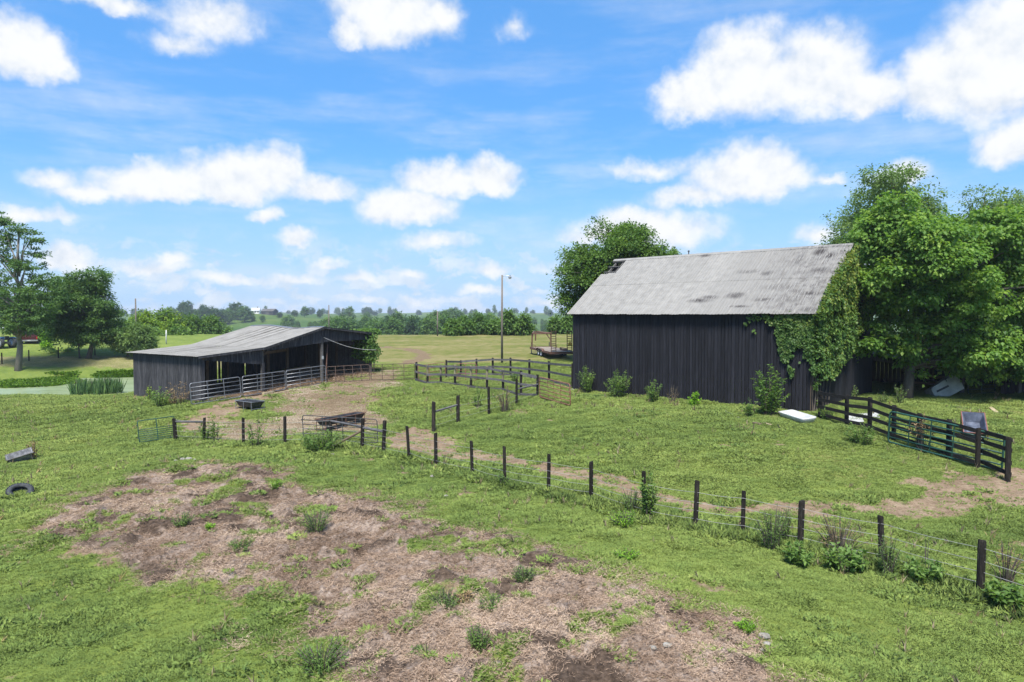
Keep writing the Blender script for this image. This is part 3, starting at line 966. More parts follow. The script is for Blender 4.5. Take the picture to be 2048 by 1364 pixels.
    vp = barn_pt(BLEN * .368, 5.0, zr - .03)
    v_ = MB().tube([vp, vp + (0, 0, .20)], .035, 8).lathe([(.0, .20), (.07, .20), (.08, .24), (.0, .30)], 10, 'z', vp)
    part(roof, 'ridge_vent', v_, MAT['dark_steel'])
    # foundation stones at the foot of the front wall
    return root


barn = build_barn()

# ------------------------------------------------------------------ open front cattle shed
SF = np.array([.559, .829]); SG = np.array([-.829, .559]); SL = 8.4


def shed_pt(t, s, z):
    q = SHED_A + SF * t + SG * s
    return np.array([q[0], q[1], z])


def shed_sag(s):
    return -.15 * math.exp(-((s - 3.0) / 1.6) ** 2) + .07 * math.exp(-((s - 6.6) / 1.4) ** 2)


def shed_roof_z(t, s=0.0):
    return float(np.interp(t, [-.4, 0, 4.65, 9.97, 15.6], [3.34, 3.37, 3.72, 5.10, 4.47])) + shed_sag(s) * float(np.interp(t, [0, 4.65, 9.97, 15.6], [0, .3, 1, .3]))


def header_z(t):
    if t < 4.65: return float(np.interp(t, [0, 4.5], [3.07, 2.56]))
    if t < 9.97: return float(np.interp(t, [4.85, 9.9], [3.46, 3.88]))
    return float(np.interp(t, [10, 14.4, 15.3], [3.92, 3.98, 3.95]))


def build_shed():
    m, g, out = new_mat('dull_shed_roof_tin')
    pos = g.node('ShaderNodeNewGeometry').outputs['Position']
    rnd = g.node('ShaderNodeObjectInfo').outputs['Random']
    a = g.vec('DOT_PRODUCT', pos, (SF[0], SF[1], 0.0)); b = g.vec('DOT_PRODUCT', pos, (SG[0], SG[1], 0.0))
    ab = g.node('ShaderNodeCombineXYZ', ins={0: a, 1: b}).outputs[0]
    n = g.noise(ab, 1.1, 6.0, .65); st = g.noise(g.vec('MULTIPLY', ab, (.8, 7.0, 1)), 1.4, 5.0, .7)
    c = g.ramp(n, [(.3, (.185, .175, .156)), (.5, (.235, .224, .203)), (.7, (.275, .264, .242))])
    c = g.mix(g.smooth(st, .54, .74, 0, .55), c, (.10, .094, .088))
    c = g.vec('SCALE', c, scale=g.math('ADD', g.math('MULTIPLY', rnd, .14), .93))
    principled(g, out, c, .6, bump_f=n, bump_d=.01, spec=.3)
    roof_m = m
    zb = Zs(*SHED_A)
    root = thing('cattle_shed', 'low open-front cattle shed with grey tin roof and worn black boards', 'shed', (SHED_A[0], SHED_A[1], zb))
    wm = MAT['worn_board']
    up = (SG[0], SG[1], 0)

    def gz(t, s):
        q = shed_pt(t, s, 0); return Zs(q[0], q[1])
    # end wall facing the pond side
    s = 0.0
    while s < SL - .04:
        w = min(random.uniform(.17, .23), SL - s); c = s + w / 2
        beam(root, 'board', shed_pt(0, c, gz(0, c) + random.uniform(-.05, .05)), shed_pt(0, c, shed_roof_z(0, c) - .08), .025, w - .012, wm, 'b', up=up)
        s += w
    # gable header boards over the three bays
    t = .0
    while t < 15.25:
        w = random.uniform(.17, .23); c = t + w / 2
        if c > 15.3: break
        z1 = shed_roof_z(c) - .12; z0 = header_z(c) + random.uniform(-.02, .02)
        beam(root, 'board', shed_pt(c, -.02, z0), shed_pt(c, -.02, z1), w - .012, .025, wm, 'b', up=up)
        t += w
    # return boards at the two narrow piers
    for t0, t1 in ((.0, .22), (4.55, 4.75)):
        beam(root, 'board', shed_pt((t0 + t1) / 2, -.05, gz(t0, 0) - .05), shed_pt((t0 + t1) / 2, -.05, header_z(t0) + .1), t1 - t0, .03, wm, 'b', up=up)
    # rear wall with gaps, far end wall
    t = 0.0
    k = 0
    while t < 15.2:
        w = random.uniform(.2, .28); c = t + w / 2; k += 1
        gap = .015
        if abs(t - 6.6) < .3 or abs(t - 2.6) < .2 or abs(t - 8.9) < .14: t += .09
        beam(root, 'board', shed_pt(c, SL, gz(c, SL) - .02), shed_pt(c, SL, shed_roof_z(c, SL) - .08), w - gap, .025, wm, 'b', up=up)
        t += w
    s = 0.1
    while s < SL:
        w = random.uniform(.18, .26); c = s + w / 2
        beam(root, 'board', shed_pt(15.2, c, gz(15.2, c) - .02), shed_pt(15.2, c, shed_roof_z(15.2, c) - .08), .025, w - .015, MAT['grey_board'], 'b', up=up)
        s += w
    # posts, beams, braces
    for t in (.12, 4.65, 9.97, 15.1):
        for s in (.1, 4.2, SL - .1):
            beam(root, 'post', shed_pt(t, s, gz(t, s) - .1), shed_pt(t, s, shed_roof_z(t, s) - .1), .17, .17, MAT['grey_board'] if s < 1 else MAT['old_wood'], 'b', up=up)
    for t in (2.4, 7.4, 12.4):
        beam(root, 'post', shed_pt(t, 3.2, gz(t, 3.2) - .1), shed_pt(t, 3.2, shed_roof_z(t, 3.2) - .15), .2, .2, MAT['old_wood'], 'b', up=up)
    for t in (.12, 4.65, 9.97, 15.1):
        beam(root, 'beam', shed_pt(t, -.1, shed_roof_z(t, 0) - .17), shed_pt(t, SL, shed_roof_z(t, SL) - .17), .1, .18, MAT['old_wood'])
    beam(root, 'rail', shed_pt(4.7, 2.0, 3.05), shed_pt(8.2, 2.0, 3.35), .06, .2, MAT['old_wood'])
    beam(root, 'rail', shed_pt(7.0, 1.4, 1.75), shed_pt(9.9, 1.4, 2.0), .06, .18, MAT['old_wood'])
    beam(root, 'rail', shed_pt(7.0, 1.4, 1.25), shed_pt(9.9, 1.4, 1.45), .06, .16, MAT['grey_board'])
    beam(root, 'brace', shed_pt(4.8, .6, 2.9), shed_pt(6.2, .6, 3.9), .05, .12, MAT['old_wood'])
    # verge boards along the gable front
    for t0, t1 in ((-.35, 4.65), (4.65, 9.97), (9.97, 15.5)):
        beam(root, 'verge_board', shed_pt(t0, -.30, shed_roof_z(t0) - .06), shed_pt(t1, -.30, shed_roof_z(t1) - .06), .03, .15, wm)
    # roof sheets in three pitches
    roof = bpy.data.objects.new('roof', None); COL.objects.link(roof); roof.parent = root; roof.empty_display_size = .2
    nrow = 13
    s0, s1 = -.33, SL + .3
    w = (s1 - s0) / nrow
    cache = {}
    for seg, (t0, t1, lift) in enumerate(((-.4, 4.75, 0.0), (4.60, 9.99, .016), (9.95, 15.6, .008))):
        L = math.hypot(t1 - t0, shed_roof_z(t1) - shed_roof_z(t0))
        me = roof_sheet_mesh('shed_roof_sheet', w, L, 3, roof_m, rib_h=.022)
        for k in range(nrow):
            s = s0 + k * w
            p0 = shed_pt(t0, s, shed_roof_z(t0, s + w / 2) + lift + (k % 2) * .004 + random.uniform(-.004, .004))
            p1 = shed_pt(t1, s, shed_roof_z(t1, s + w / 2) + lift + (k % 2) * .004 + random.uniform(-.004, .004))
            Y = (p1 - p0) / np.linalg.norm(p1 - p0)
            q0 = shed_pt(t0, s + w, shed_roof_z(t0, s + w * 1.5) + lift); X = q0 - shed_pt(t0, s, shed_roof_z(t0, s + w * .5) + lift)
            X = X - Y * np.dot(X, Y); X /= np.linalg.norm(X)
            N = np.cross(X, Y)
            if N[2] < 0:
                place(roof, 'roof_sheet', me, X, Y, -N, p0)
            else:
                place(roof, 'roof_sheet', me, X, Y, N, p0)
    cap = MB()
    for k in range(12):
        sa, sb = s0 + k * (s1 - s0) / 12, s0 + (k + 1) * (s1 - s0) / 12
        c = []
        for s in (sa, sb):
            zr = shed_roof_z(9.97, s)
            c += [shed_pt(9.77, s, zr - .0), shed_pt(9.97, s, zr + .055), shed_pt(10.17, s, zr + .02)]
        cap.add(c, [(0, 1, 4, 3), (1, 2, 5, 4)])
    part(roof, 'ridge_cap', cap, MAT['galv'])
    # slanted red pipe and the slack cable at the ridge post
    pp = MB().tube([shed_pt(10.15, -.1, gz(10.1, 0) + .1), shed_pt(10.9, .5, 3.7)], .045, 8)
    part(root, 'brace_pipe', pp, MAT['rust'])
    pts = []
    for k in range(15):
        f = k / 14
        pts.append(shed_pt(10.0 + 5.0 * f, -.14 - .5 * f, 4.28 - 1.15 * f - .55 * math.sin(math.pi * f) * .5))
    part(root, 'cable', MB().tube(pts, .016, 6), MAT['cream'])
    mt = MB().box((-.07, -.07, -.12), (.07, .07, .12))
    q = shed_pt(9.9, -.12, 2.75)
    mt.V = [tuple(np.array(v) + q) for v in mt.V]
    part(root, 'meter_box', mt, MAT['chrome'])
    return root


shed = build_shed()
# ------------------------------------------------------------------ gates
def tube_gate(name, label, p0, p1, h, mat, rails=5, uprights=(.33, .66), r=.024, group=None, lift=.08, lean=0.0, heights=None, corner=.12, h1=None):
    p0 = np.array(p0); p1 = np.array(p1)
    d = p1 - p0
    L = float(np.linalg.norm(d))
    root = thing(name, label, 'gate', p0 + (0, 0, lift), group=group)
    root.rotation_euler = (lean, -math.atan2(d[2], math.hypot(d[0], d[1])), math.atan2(d[1], d[0]))
    c = corner; r = r * 1.22
    ring = []
    for (cx, cz, a0) in ((L - c, c, -90), (L - c, h - c, 0), (c, h - c, 90), (c, c, 180)):
        for k in range(4):
            a = R(a0 + k * 30)
            ring.append((cx + c * math.cos(a), 0, cz + c * math.sin(a)))
    ring.append(ring[0])
    part(root, 'frame', MB().tube(ring, r, 8, caps=False), mat, True, world=False)
    hs = heights or [h * (k + 1) / (rails - 1) for k in range(rails - 2)]
    shared = MB().tube([(r, 0, 0), (L - r, 0, 0)], r * .85, 6).mesh('gate_rail', True); shared.materials.append(mat)
    for z in hs:
        o = link('rail', shared, None, root); o.location = (0, 0, z)
    ush = MB().box((-.022, -.026, .0), (.022, -.018, h)).mesh('gate_upright'); ush.materials.append(mat)
    for u in uprights:
        o = link('upright', ush, None, root); o.location = (L * u, 0, 0)
    hg = MB().box((-.05, -.02, -.03), (.0, .02, .03)).mesh('gate_hinge'); hg.materials.append(MAT['dark_steel'])
    for z in (h * .2, h * .8):
        o = link('hinge', hg, None, root); o.location = (-.015, 0, z)
    return root


GS = 'galvanised gates along the shed front'
b = [hit(383, 812), hit(485, 797), hit(573, 781), hit(653, 767)]
def lerp(p, q, f): return p + (q - p) * f
tube_gate('tube_gate', 'galvanised pipe gate across the first bay beside the worn end wall', b[0], lerp(b[0], b[1], .975), 1.32, MAT['galv'], 6, (.33, .66), group=GS)
tube_gate('tube_gate', 'galvanised pipe gate across the shed pier, between two other pipe gates', lerp(b[1], b[2], .01), lerp(b[1], b[2], .975), 1.32, MAT['galv'], 6, (.33, .68), group=GS)
tube_gate('tube_gate', 'galvanised pipe gate ending at the shed ridge post with red pipe', lerp(b[2], b[3], .01), lerp(b[2], b[3], .985), 1.32, MAT['galv'], 6, (.33, .62, .9), group=GS)
b = [hit(655, 767), hit(742, 763), hit(831, 760)]
tube_gate('tube_gate', 'thin brown steel gate below the vine-covered shed corner', b[0], lerp(b[0], b[1], .98), 1.2, MAT['brown_gate'], 5, (.2, .4, .6, .8), r=.017, group='brown gates between shed and corral')
tube_gate('tube_gate', 'thin brown steel gate hung on the black corral end post', lerp(b[1], b[2], .01), lerp(b[1], b[2], .985), 1.2, MAT['brown_gate'], 5, (.25, .5, .75), r=.017, group='brown gates between shed and corral')
tube_gate('tube_gate', 'faded red pipe gate standing open in the grass beside the corral', hit(1080, 797), hit(1141, 814), 1.25, MAT['red_gate'], 6, (.3, .5, .72), lean=.06)
b = hit(838, 766)
tube_gate('tube_gate', 'faded red gate inside the corral near its black end post', hit(838, 764), hit(892, 757), 1.2, MAT['red_gate'], 5, (.4,), r=.017)
tube_gate('tube_gate', 'small faded red gate inside the corral behind the grey rails', hit(914, 763), hit(953, 763), 1.25, MAT['red_gate'], 6, (.45,), r=.018)
tube_gate('tube_gate', 'dark green gate with high top bar leaning at the fence end post', hit(279, 889), hit(352, 877), 1.05, MAT['green_paint'], 7, (.5,), r=.018, lean=-.12, heights=[.1, .2, .3, .4, .5, .6], corner=.05)
tube_gate('tube_gate', 'long thin dark pipe gate behind the weedy fence brace', hit(607, 878), hit(756, 889), 1.12, MAT['dark_steel'], 6, (.28, .55, .8), r=.018, lean=.05)
tube_gate('tube_gate', 'long dark green pipe gate folded against the black board fence', hit(1776, 890), hit(2003, 946), 1.3, MAT['green_paint'], 7, (.2, .4, .6, .8), r=.030, lean=.04)
tube_gate('tube_gate', 'galvanised gate beside the ivy covered barn corner', hit(1697, 795), hit(1742, 781), 1.3, MAT['galv'], 6, (.5,), r=.017)
tube_gate('tube_gate', 'dull green gate under the lean-to beside the white tank', hit(1936, 790), hit(1990, 788), 1.25, MAT['green_paint'], 6, (.5,), r=.018)

# ------------------------------------------------------------------ fences
def post_h(base, top_py, bot_py):
    return max(.5, (bot_py - top_py) / F_PX * base[1])


def fence_post(root, base, h, w, mat, lean=(0, 0), name='post'):
    b0 = np.array(base) - (0, 0, .25)
    t = np.array(base) + (lean[0], lean[1], h)
    return beam(root, name, b0, t, w, w, mat, 'post', roll=random.uniform(0, 3))


def wire_strand(root, pts, z, r=.0055):
    P = []
    for a, c in zip(pts[:-1], pts[1:]):
        for k in range(4):
            f = k / 4
            q = lerp(np.array(a), np.array(c), f)
            P.append(q + (0, -.06, z - .03 * math.sin(math.pi * f)))
    P.append(np.array(pts[-1]) + (0, -.06, z))
    part(root, 'wire', MB().tube(P, r, 4), MAT['wire'])


def build_wire_fence():
    spec = [(408, 833, 882), (487, 835, 888), (570, 832, 889), (663, 841, 884), (724, 838, 898), (766, 841, 906), (819, 853, 919), (872, 864, 932), (945, 881, 949), (1010, 890, 967), (1097, 908, 984),
            (1182, 923, 1000), (1290, 940, 1035), (1390, 960, 1054), (1485, 981, 1068), (1600, 1000, 1092), (1765, 1030, 1128), (1960, 1080, 1189)]
    B = [hit(x, bo) for x, t, bo in spec]
    first = hit(352, 882)
    root = thing('wire_fence', 'wire pasture fence on black wooden posts running past the manure patch', 'fence', first)
    fence_post(root, first, post_h(first, 838, 882), .19, MAT['post'], (-.08, 0))
    for (x, t, bo), q in zip(spec, B):
        w = .17 if x in (724, 766, 1600, 1960) else random.uniform(.125, .155)
        fence_post(root, q, post_h(q, t, bo), w, MAT['post'], (random.uniform(-.09, .09), random.uniform(-.08, .08)))
    # brace rails
    def brace(i, j, zi, zj, m):
        beam(root, 'brace_rail', np.array(i) + (0, 0, zi), np.array(j) + (0, 0, zj), .11, .11, m, 'post')
    brace(first, B[0], .95, 1.0, MAT['rail'])
    brace(B[3], B[4], 1.0, .98, MAT['rail']); brace(B[4], B[5], .95, .95, MAT['rail'])
    brace(B[4] - (1.3, 0, 0), B[4], .1, .8, MAT['old_wood'])
    last = B[-1] + (B[-1] - B[-2]) * 1.3
    last[2] = Zs(last[0], last[1])
    fence_post(root, last, 1.25, .16, MAT['post'])
    for z in (.25, .5, .75, 1.05):
        wire_strand(root, [first] + B + [last], z)
    return B


WB = build_wire_fence()


def build_cross_fence():
    spec = [(867, 802, 862), (916, 789, 845), (978, 771, 827), (1033, 758, 810)]
    B = [hit(x, bo) for x, t, bo in spec]
    root = thing('wire_fence', 'short wire cross fence with a braced pair of black posts below the corral', 'fence', B[0])
    for (x, t, bo), q in zip(spec, B):
        fence_post(root, q, post_h(q, t, bo), .2 if x < 930 else .15, MAT['post'], (random.uniform(-.03, .03), 0))
    beam(root, 'brace_rail', B[0] + (0, 0, 1.0), B[1] + (0, 0, 1.0), .1, .1, MAT['rail'], 'post')
    c = hit(1075, 793)
    beam(root, 'brace_rail', B[3] + (0, 0, .95), c + (0, -.1, .75), .1, .1, MAT['rail'], 'post')
    for z in (.3, .6, .95):
        wire_strand(root, B + [c], z)


build_cross_fence()


def board_fence(label, spec, heights, mat, w=.04, bh=.15, pw=.17, post_mat='post', tan=(), skip=()):
    B = [hit(x, bo) for x, t, bo in spec]
    root = thing('board_fence', label, 'fence', B[0])
    H = [post_h(q, t, bo) for (x, t, bo), q in zip(spec, B)]
    for i, q in enumerate(B):
        if i in tan:
            o = fence_post(root, q, H[i], pw * .95, MAT['tan_post'])
            hh = H[i] * random.uniform(.36, .44)
            beam(root, 'painted_post_base', q - (0, 0, .2), q + (0, 0, hh), pw * 1.03, pw * 1.03, MAT['post'], 'post')
        else:
            fence_post(root, q, H[i], pw * random.uniform(.92, 1.1), MAT[post_mat])
    for i in range(len(B) - 1):
        dv = B[i + 1] - B[i]; dv[2] = 0; nn = np.array([dv[1], -dv[0], 0]); nn /= np.linalg.norm(nn)
        if nn[1] > 0: nn = -nn
        for k, fz in enumerate(heights):
            if (i, k) in skip: continue
            a = B[i] + nn * (pw * .5 + .025) + (0, 0, fz * H[i] + random.uniform(-.02, .02))
            c = B[i + 1] + nn * (pw * .5 + .025) + (0, 0, fz * H[i + 1] + random.uniform(-.02, .02))
            e = (c - a) / np.linalg.norm(c - a) * .004
            off = nn * (.012 if i % 2 else 0)
            beam(root, 'rail', a + e + off, c - e + off, w, bh, mat)
    return root, B, H


cf, CFB, _ = board_fence('three-rail corral fence with pale-topped posts in front of the red gates',
            [(833, 724, 761), (855, 728, 767), (881.5, 729.5, 767), (910, 729, 770), (942, 730, 775), (974, 731, 780), (1006, 738, 781), (1042, 741.5, 792), (1075, 750, 793)],
            (.9, .48, .06), MAT['rail'], tan=(1, 2, 3, 4, 5, 6))
board_fence('black-post corral fence joining the barn corner, below the utility pole',
            [(893, 720, 757), (921.6, 721, 749), (953, 717, 750), (985.5, 714.6, 750), (1021, 716, 753), (1058.7, 718, 757), (1098, 722, 763), (1145, 726, 777)],
            (.9, .5, .08), MAT['rail'])
board_fence('black four-board fence running out from the barn corner past the feed bunk',
            [(1640, 781, 835), (1693, 790, 851), (1739, 796, 864), (1787, 811, 882), (1838, 827, 898), (1897, 838, 917), (1955, 854, 936), (2015, 872, 962)],
            (.93, .68, .42, .16), MAT['black_rail'], pw=.19)


def pond_fence():
    xs = [(4, 728), (58, 722), (117, 716), (190, 711), (245, 706), (290, 703)]
    B = [hit(x, y) for x, y in xs]
    root = thing('wire_fence', 'thin wire fence on dark posts along the bank behind the pond', 'fence', B[0])
    for q in B: fence_post(root, q, 1.25, .13, MAT['post'])
    for z in (.3, .6, .9, 1.15): wire_strand(root, B, z, .004)


pond_fence()

# ------------------------------------------------------------------ poles
def pole(label, base, h, r0, lamp=False, mat='pole'):
    base = np.array(base)
    root = thing('utility_pole', label, 'pole', base)
    part(root, 'shaft', MB().tube([base - (0, 0, .3), base + (0, 0, h * .5), base + (0.02, 0, h)], [r0, r0 * .86, r0 * .72], 12), MAT[mat], True)
    if lamp:
        top = base + (0, 0, h)
        arm = [top + (.05, 0, -.15), top + (.35, -.02, -.05), top + (.68, -.04, -.06), top + (.72, -.04, -.14)]
        part(root, 'arm', MB().tube(arm, .022, 6), MAT['galv'])
        c = arm[-1]
        hd = MB().lathe([(0, .14), (.05, .14), (.07, .02), (.15, -.03), (.165, -.06), (0, -.06)], 14, 'z', c)
        part(root, 'lamp_head', hd, MAT['galv'], True)
        gl = MB().lathe([(0, -.06), (.13, -.065), (.13, -.15), (.09, -.20), (0, -.21)], 14, 'z', c)
        part(root, 'lamp_bowl', gl, MAT['cream'], True)
    return root


q = hit(1004, 727); pole('tall wooden yard pole with a lamp arm behind the corral', q, (727 - 551) / F_PX * q[1], .105, True)
def far_pole(px, top, y, label, r, mat='pole', hmin=None):
    x = (px - 1024) / F_PX * y
    q = ground(x, y); zt = CAM[2] - (top - HORIZON) / F_PX * y
    return pole(label, q, zt - q[2], r, False, mat)
far_pole(272, 597, 97, 'pale utility pole standing behind the juniper bush', .12)
far_pole(658, 610, 128, 'thin utility pole rising behind the shed ridge', .13)
far_pole(875, 622, 108, 'leaning grey utility pole at the crest of the mown field', .12)
far_pole(332, 660, 92, 'short white marker post on the mown slope behind the shed', .09, 'white_enamel')

# ------------------------------------------------------------------ feed bunks and troughs
def bunk(name, label, pos, heading, L, W, leg, trough_mat, frame_mat, tilt=(0, 0), depth=.34, nleg=3, hay=False, cat='trough'):
    root = thing(name, label, cat, pos)
    root.rotation_euler = (tilt[0], tilt[1], heading)
    a, b_ = L / 2, W / 2
    c, e = L / 2 - .16, W / 2 - .14
    t = .025
    z1, z0 = leg, leg - depth
    o = [(-a, -b_, z1), (a, -b_, z1), (a, b_, z1), (-a, b_, z1)]
    u = [(-c, -e, z0), (c, -e, z0), (c, e, z0), (-c, e, z0)]
    oi = [(x * (1 - 2 * t / L), y * (1 - 2 * t / W), z1) for x, y, _ in o]
    ui = [(x * (1 - 2 * t / L), y * (1 - 2 * t / W), z0 + t) for x, y, _ in u]
    mb = MB().add(o + u + oi + ui, [(4, 7, 6, 5)] + [(i, 4 + i, 4 + (i + 1) % 4, (i + 1) % 4) for i in range(4)] + [(8 + i, 8 + (i + 1) % 4, 12 + (i + 1) % 4, 12 + i) for i in range(4)]
                  + [(12, 13, 14, 15)] + [(i, (i + 1) % 4, 8 + (i + 1) % 4, 8 + i) for i in range(4)])
    part(root, 'trough', mb, trough_mat, world=False)
    rim = [(-a - .02, -b_ - .02, z1), (a + .02, -b_ - .02, z1), (a + .02, b_ + .02, z1), (-a - .02, b_ + .02, z1), (-a - .02, -b_ - .02, z1)]
    part(root, 'rim', MB().tube(rim, .024, 6, caps=False), frame_mat, world=False)
    lg = MB().tube([(0, 0, -.12), (0, 0, leg)], .022, 6).mesh('bunk_leg'); lg.materials.append(frame_mat)
    for k in range(nleg):
        x = -a + .08 + (L - .16) * k / (nleg - 1)
        for s in (-1, 1):
            g_ = link('leg', lg, None, root); g_.location = (x, s * (b_ + .02), 0)
        part(root, 'cross_bar', MB().tube([(x, -b_ - .02, .12), (x, b_ + .02, .12)], .018, 6), frame_mat, world=False)
    return root


q = hit(500, 818)
bunk('feed_bunk', 'short black feed bunk in a pale steel frame beside the shed gates', q, R(-35), 1.75, .85, .55, MAT['poly_black'], MAT['galv'])
p0, p1 = hit(652, 862), hit(712, 845)
ang = math.atan2(p1[1] - p0[1], p1[0] - p0[0])
bunk('feed_bunk', 'long black feed bunk with rusty legs on the gravel behind the brace fence', (p0 + p1) / 2, ang, 3.1, .62, .62, MAT['poly_black'], MAT['rust'], nleg=5)
q = hit(1947, 872)
bunk('feed_bunk', 'worn blue-black feed bunk in a red frame behind the black board fence', q, math.atan2(q[1], q[0]) + R(4), 1.9, .82, .62, MAT['poly_blue'], MAT['red_gate'], depth=.42, nleg=3, tilt=(0, R(-20)))
q = hit(44, 922)
bunk('broken_trough', 'broken grey trough tilted in the grass near the old tyre', q + (0, 0, -.05), R(38), .95, .58, .40, MAT['poly_grey'], MAT['grey_board'], tilt=(R(13), R(-14)), depth=.34, nleg=2)


def tyre_mesh(r, w, ri):
    return [(ri, -w * .36), (ri + (r - ri) * .55, -w * .5), (r * .95, -w * .46), (r, -w * .3), (r, w * .3), (r * .95, w * .46), (ri + (r - ri) * .55, w * .5), (ri, w * .36), (ri + .02, w * .2), (r * .86, w * .3), (r * .86, -w * .3), (ri + .02, -w * .2)]


q = hit(40, 988)
t_ = thing('old_tyre', 'weathered black tyre lying half sunk in the grass below the broken trough', 'tyre', q + (0, 0, .03))
t_.rotation_euler = (R(22), R(14), R(10))
part(t_, 'casing', MB().lathe(tyre_mesh(.40, .26, .225), 28), MAT['rubber'], True, world=False)
rg = MB()
for k in range(28):
    th = 2 * math.pi * k / 28
    c, s = math.cos(th), math.sin(th)
    for z0, z1 in ((-.12, -.01), (.01, .12)):
        p = np.array([.395 * c, .395 * s, 0]); tx = np.array([-s, c, 0]) * .025; rx = np.array([c, s, 0]) * .02
        c8 = [p - tx + (0, 0, z0), p + tx + (0, 0, z0), p + tx + rx + (0, 0, z0), p - tx + rx + (0, 0, z0), p - tx + (0, 0, z1), p + tx + (0, 0, z1), p + tx + rx + (0, 0, z1), p - tx + rx + (0, 0, z1)]
        rg.hexa(c8)
part(t_, 'tread', rg, MAT['rubber'], world=False)

# white basin by the barn
c0, c1, c2, c3 = hit(1560, 834), hit(1578, 826), hit(1628, 843), hit(1614, 853)
cen = (c0 + c1 + c2 + c3) / 4
ang = math.atan2(c2[1] - c1[1], c2[0] - c1[0])
L_, W_ = float(np.linalg.norm(c2 - c1)) * 1.0, .80
bt = thing('white_basin', 'white enamel basin lying in the grass at the barn corner', 'basin', cen)
bt.rotation_euler = (R(6), R(2), ang)
def rounded(L, W, r, z, n=4):
    P = []
    for cx, cy, a0 in ((L / 2 - r, -W / 2 + r, -90), (L / 2 - r, W / 2 - r, 0), (-L / 2 + r, W / 2 - r, 90), (-L / 2 + r, -W / 2 + r, 180)):
        for k in range(n):
            a = R(a0 + k * 90 / (n - 1)); P.append((cx + r * math.cos(a), cy + r * math.sin(a), z))
    return P
rings = [rounded(L_ * .9, W_ * .82, .14, 0), rounded(L_, W_, .12, .24), rounded(L_, W_, .12, .28), rounded(L_ * .93, W_ * .88, .14, .27), rounded(L_ * .84, W_ * .70, .16, .14)]
mb = MB(); n = len(rings[0]); mb.add(sum(rings, []), [(j * n + i, j * n + (i + 1) % n, (j + 1) * n + (i + 1) % n, (j + 1) * n + i) for j in range(4) for i in range(n)] + [tuple(range(n - 1, -1, -1)), tuple(4 * n + i for i in range(n))])
part(bt, 'shell', mb, MAT['white_enamel'], True, world=False)
part(bt, 'drain', MB().lathe([(0, .141), (.035, .141), (.035, .150), (0, .150)], 12, 'z', (-L_ * .34, 0, 0)), MAT['dark_steel'], world=False)


def slab(name, label, cat, corners, th, mat, group=None):
    c = [np.array(p) for p in corners]
    cen = sum(c) / len(c)
    root = thing(name, label, cat, cen, group=group)
    n = 5
    V = []
    for s in (0, 1):
        for i in range(n + 1):
            for j in range(n + 1):
                u, v = i / n, j / n
                p = lerp(lerp(c[0], c[1], u), lerp(c[3], c[2], u), v)
                p = p + (0, 0, .03 + s * th + .05 * float(vnoise(p[0] * 2.3, p[1] * 2.3, 91)))
                V.append(p)
    m = (n + 1) ** 2
    Fc = []
    for i in range(n):
        for j in range(n):
            a = i * (n + 1) + j
            Fc.append((a, a + 1, a + n + 2, a + n + 1)); Fc.append((m + a, m + a + n + 1, m + a + n + 2, m + a + 1))
    rim = [i for i in range(n + 1)] + [k * (n + 1) + n for k in range(1, n + 1)] + [n * (n + 1) + k for k in range(n - 1, -1, -1)] + [k * (n + 1) for k in range(n - 1, 0, -1)]
    for a, b in zip(rim, rim[1:] + rim[:1]):
        Fc.append((a, m + a, m + b, b))
    mb = MB().add(V, Fc)
    part(root, 'sheet', mb, mat)
    return root


slab('discarded_sheet', 'larger discarded white sheet lying under the black board fence', 'sheet', [hit(1692, 846), hit(1728, 846), hit(1722, 834), hit(1694, 833)], .012, MAT['white_enamel'])
slab('discarded_sheet', 'discarded white sheet in the grass behind the third fence post', 'sheet', [hit(1711, 832), hit(1760, 838), hit(1757, 827), hit(1718, 828)], .012, MAT['white_enamel'])


def plank_thing(label, p, q, w, th, mat, group=None):
    p = np.array(p); q = np.array(q)
    root = thing('loose_plank', label, 'plank', (p + q) / 2, group=group)
    beam(root, 'timber', p + (0, 0, th * .6), q + (0, 0, th * .6), w, th, mat)
    return root


plank_thing('short pale timber lying before the shed pier', hit(526, 790), hit(547, 786), .22, .14, MAT['fresh_board'])
plank_thing('long pale board lying on the ground along the gates', hit(549, 787), hit(655, 768), .16, .07, MAT['fresh_board'])
plank_thing('pale broken board in the grass beyond the feed bunk', hit(1980, 815), hit(1993, 827), .2, .05, MAT['fresh_board'])
plank_thing('thin grey stick lying before the barn foundation', hit(1450, 822), hit(1478, 836), .06, .05, MAT['grey_board'])
plank_thing('short brown board lying near the white basin', hit(1508, 846), hit(1522, 850), .2, .06, MAT['old_wood'])
plank_thing('small tan board lying near the white basin', hit(1530, 848), hit(1541, 853), .16, .06, MAT['fresh_board'])

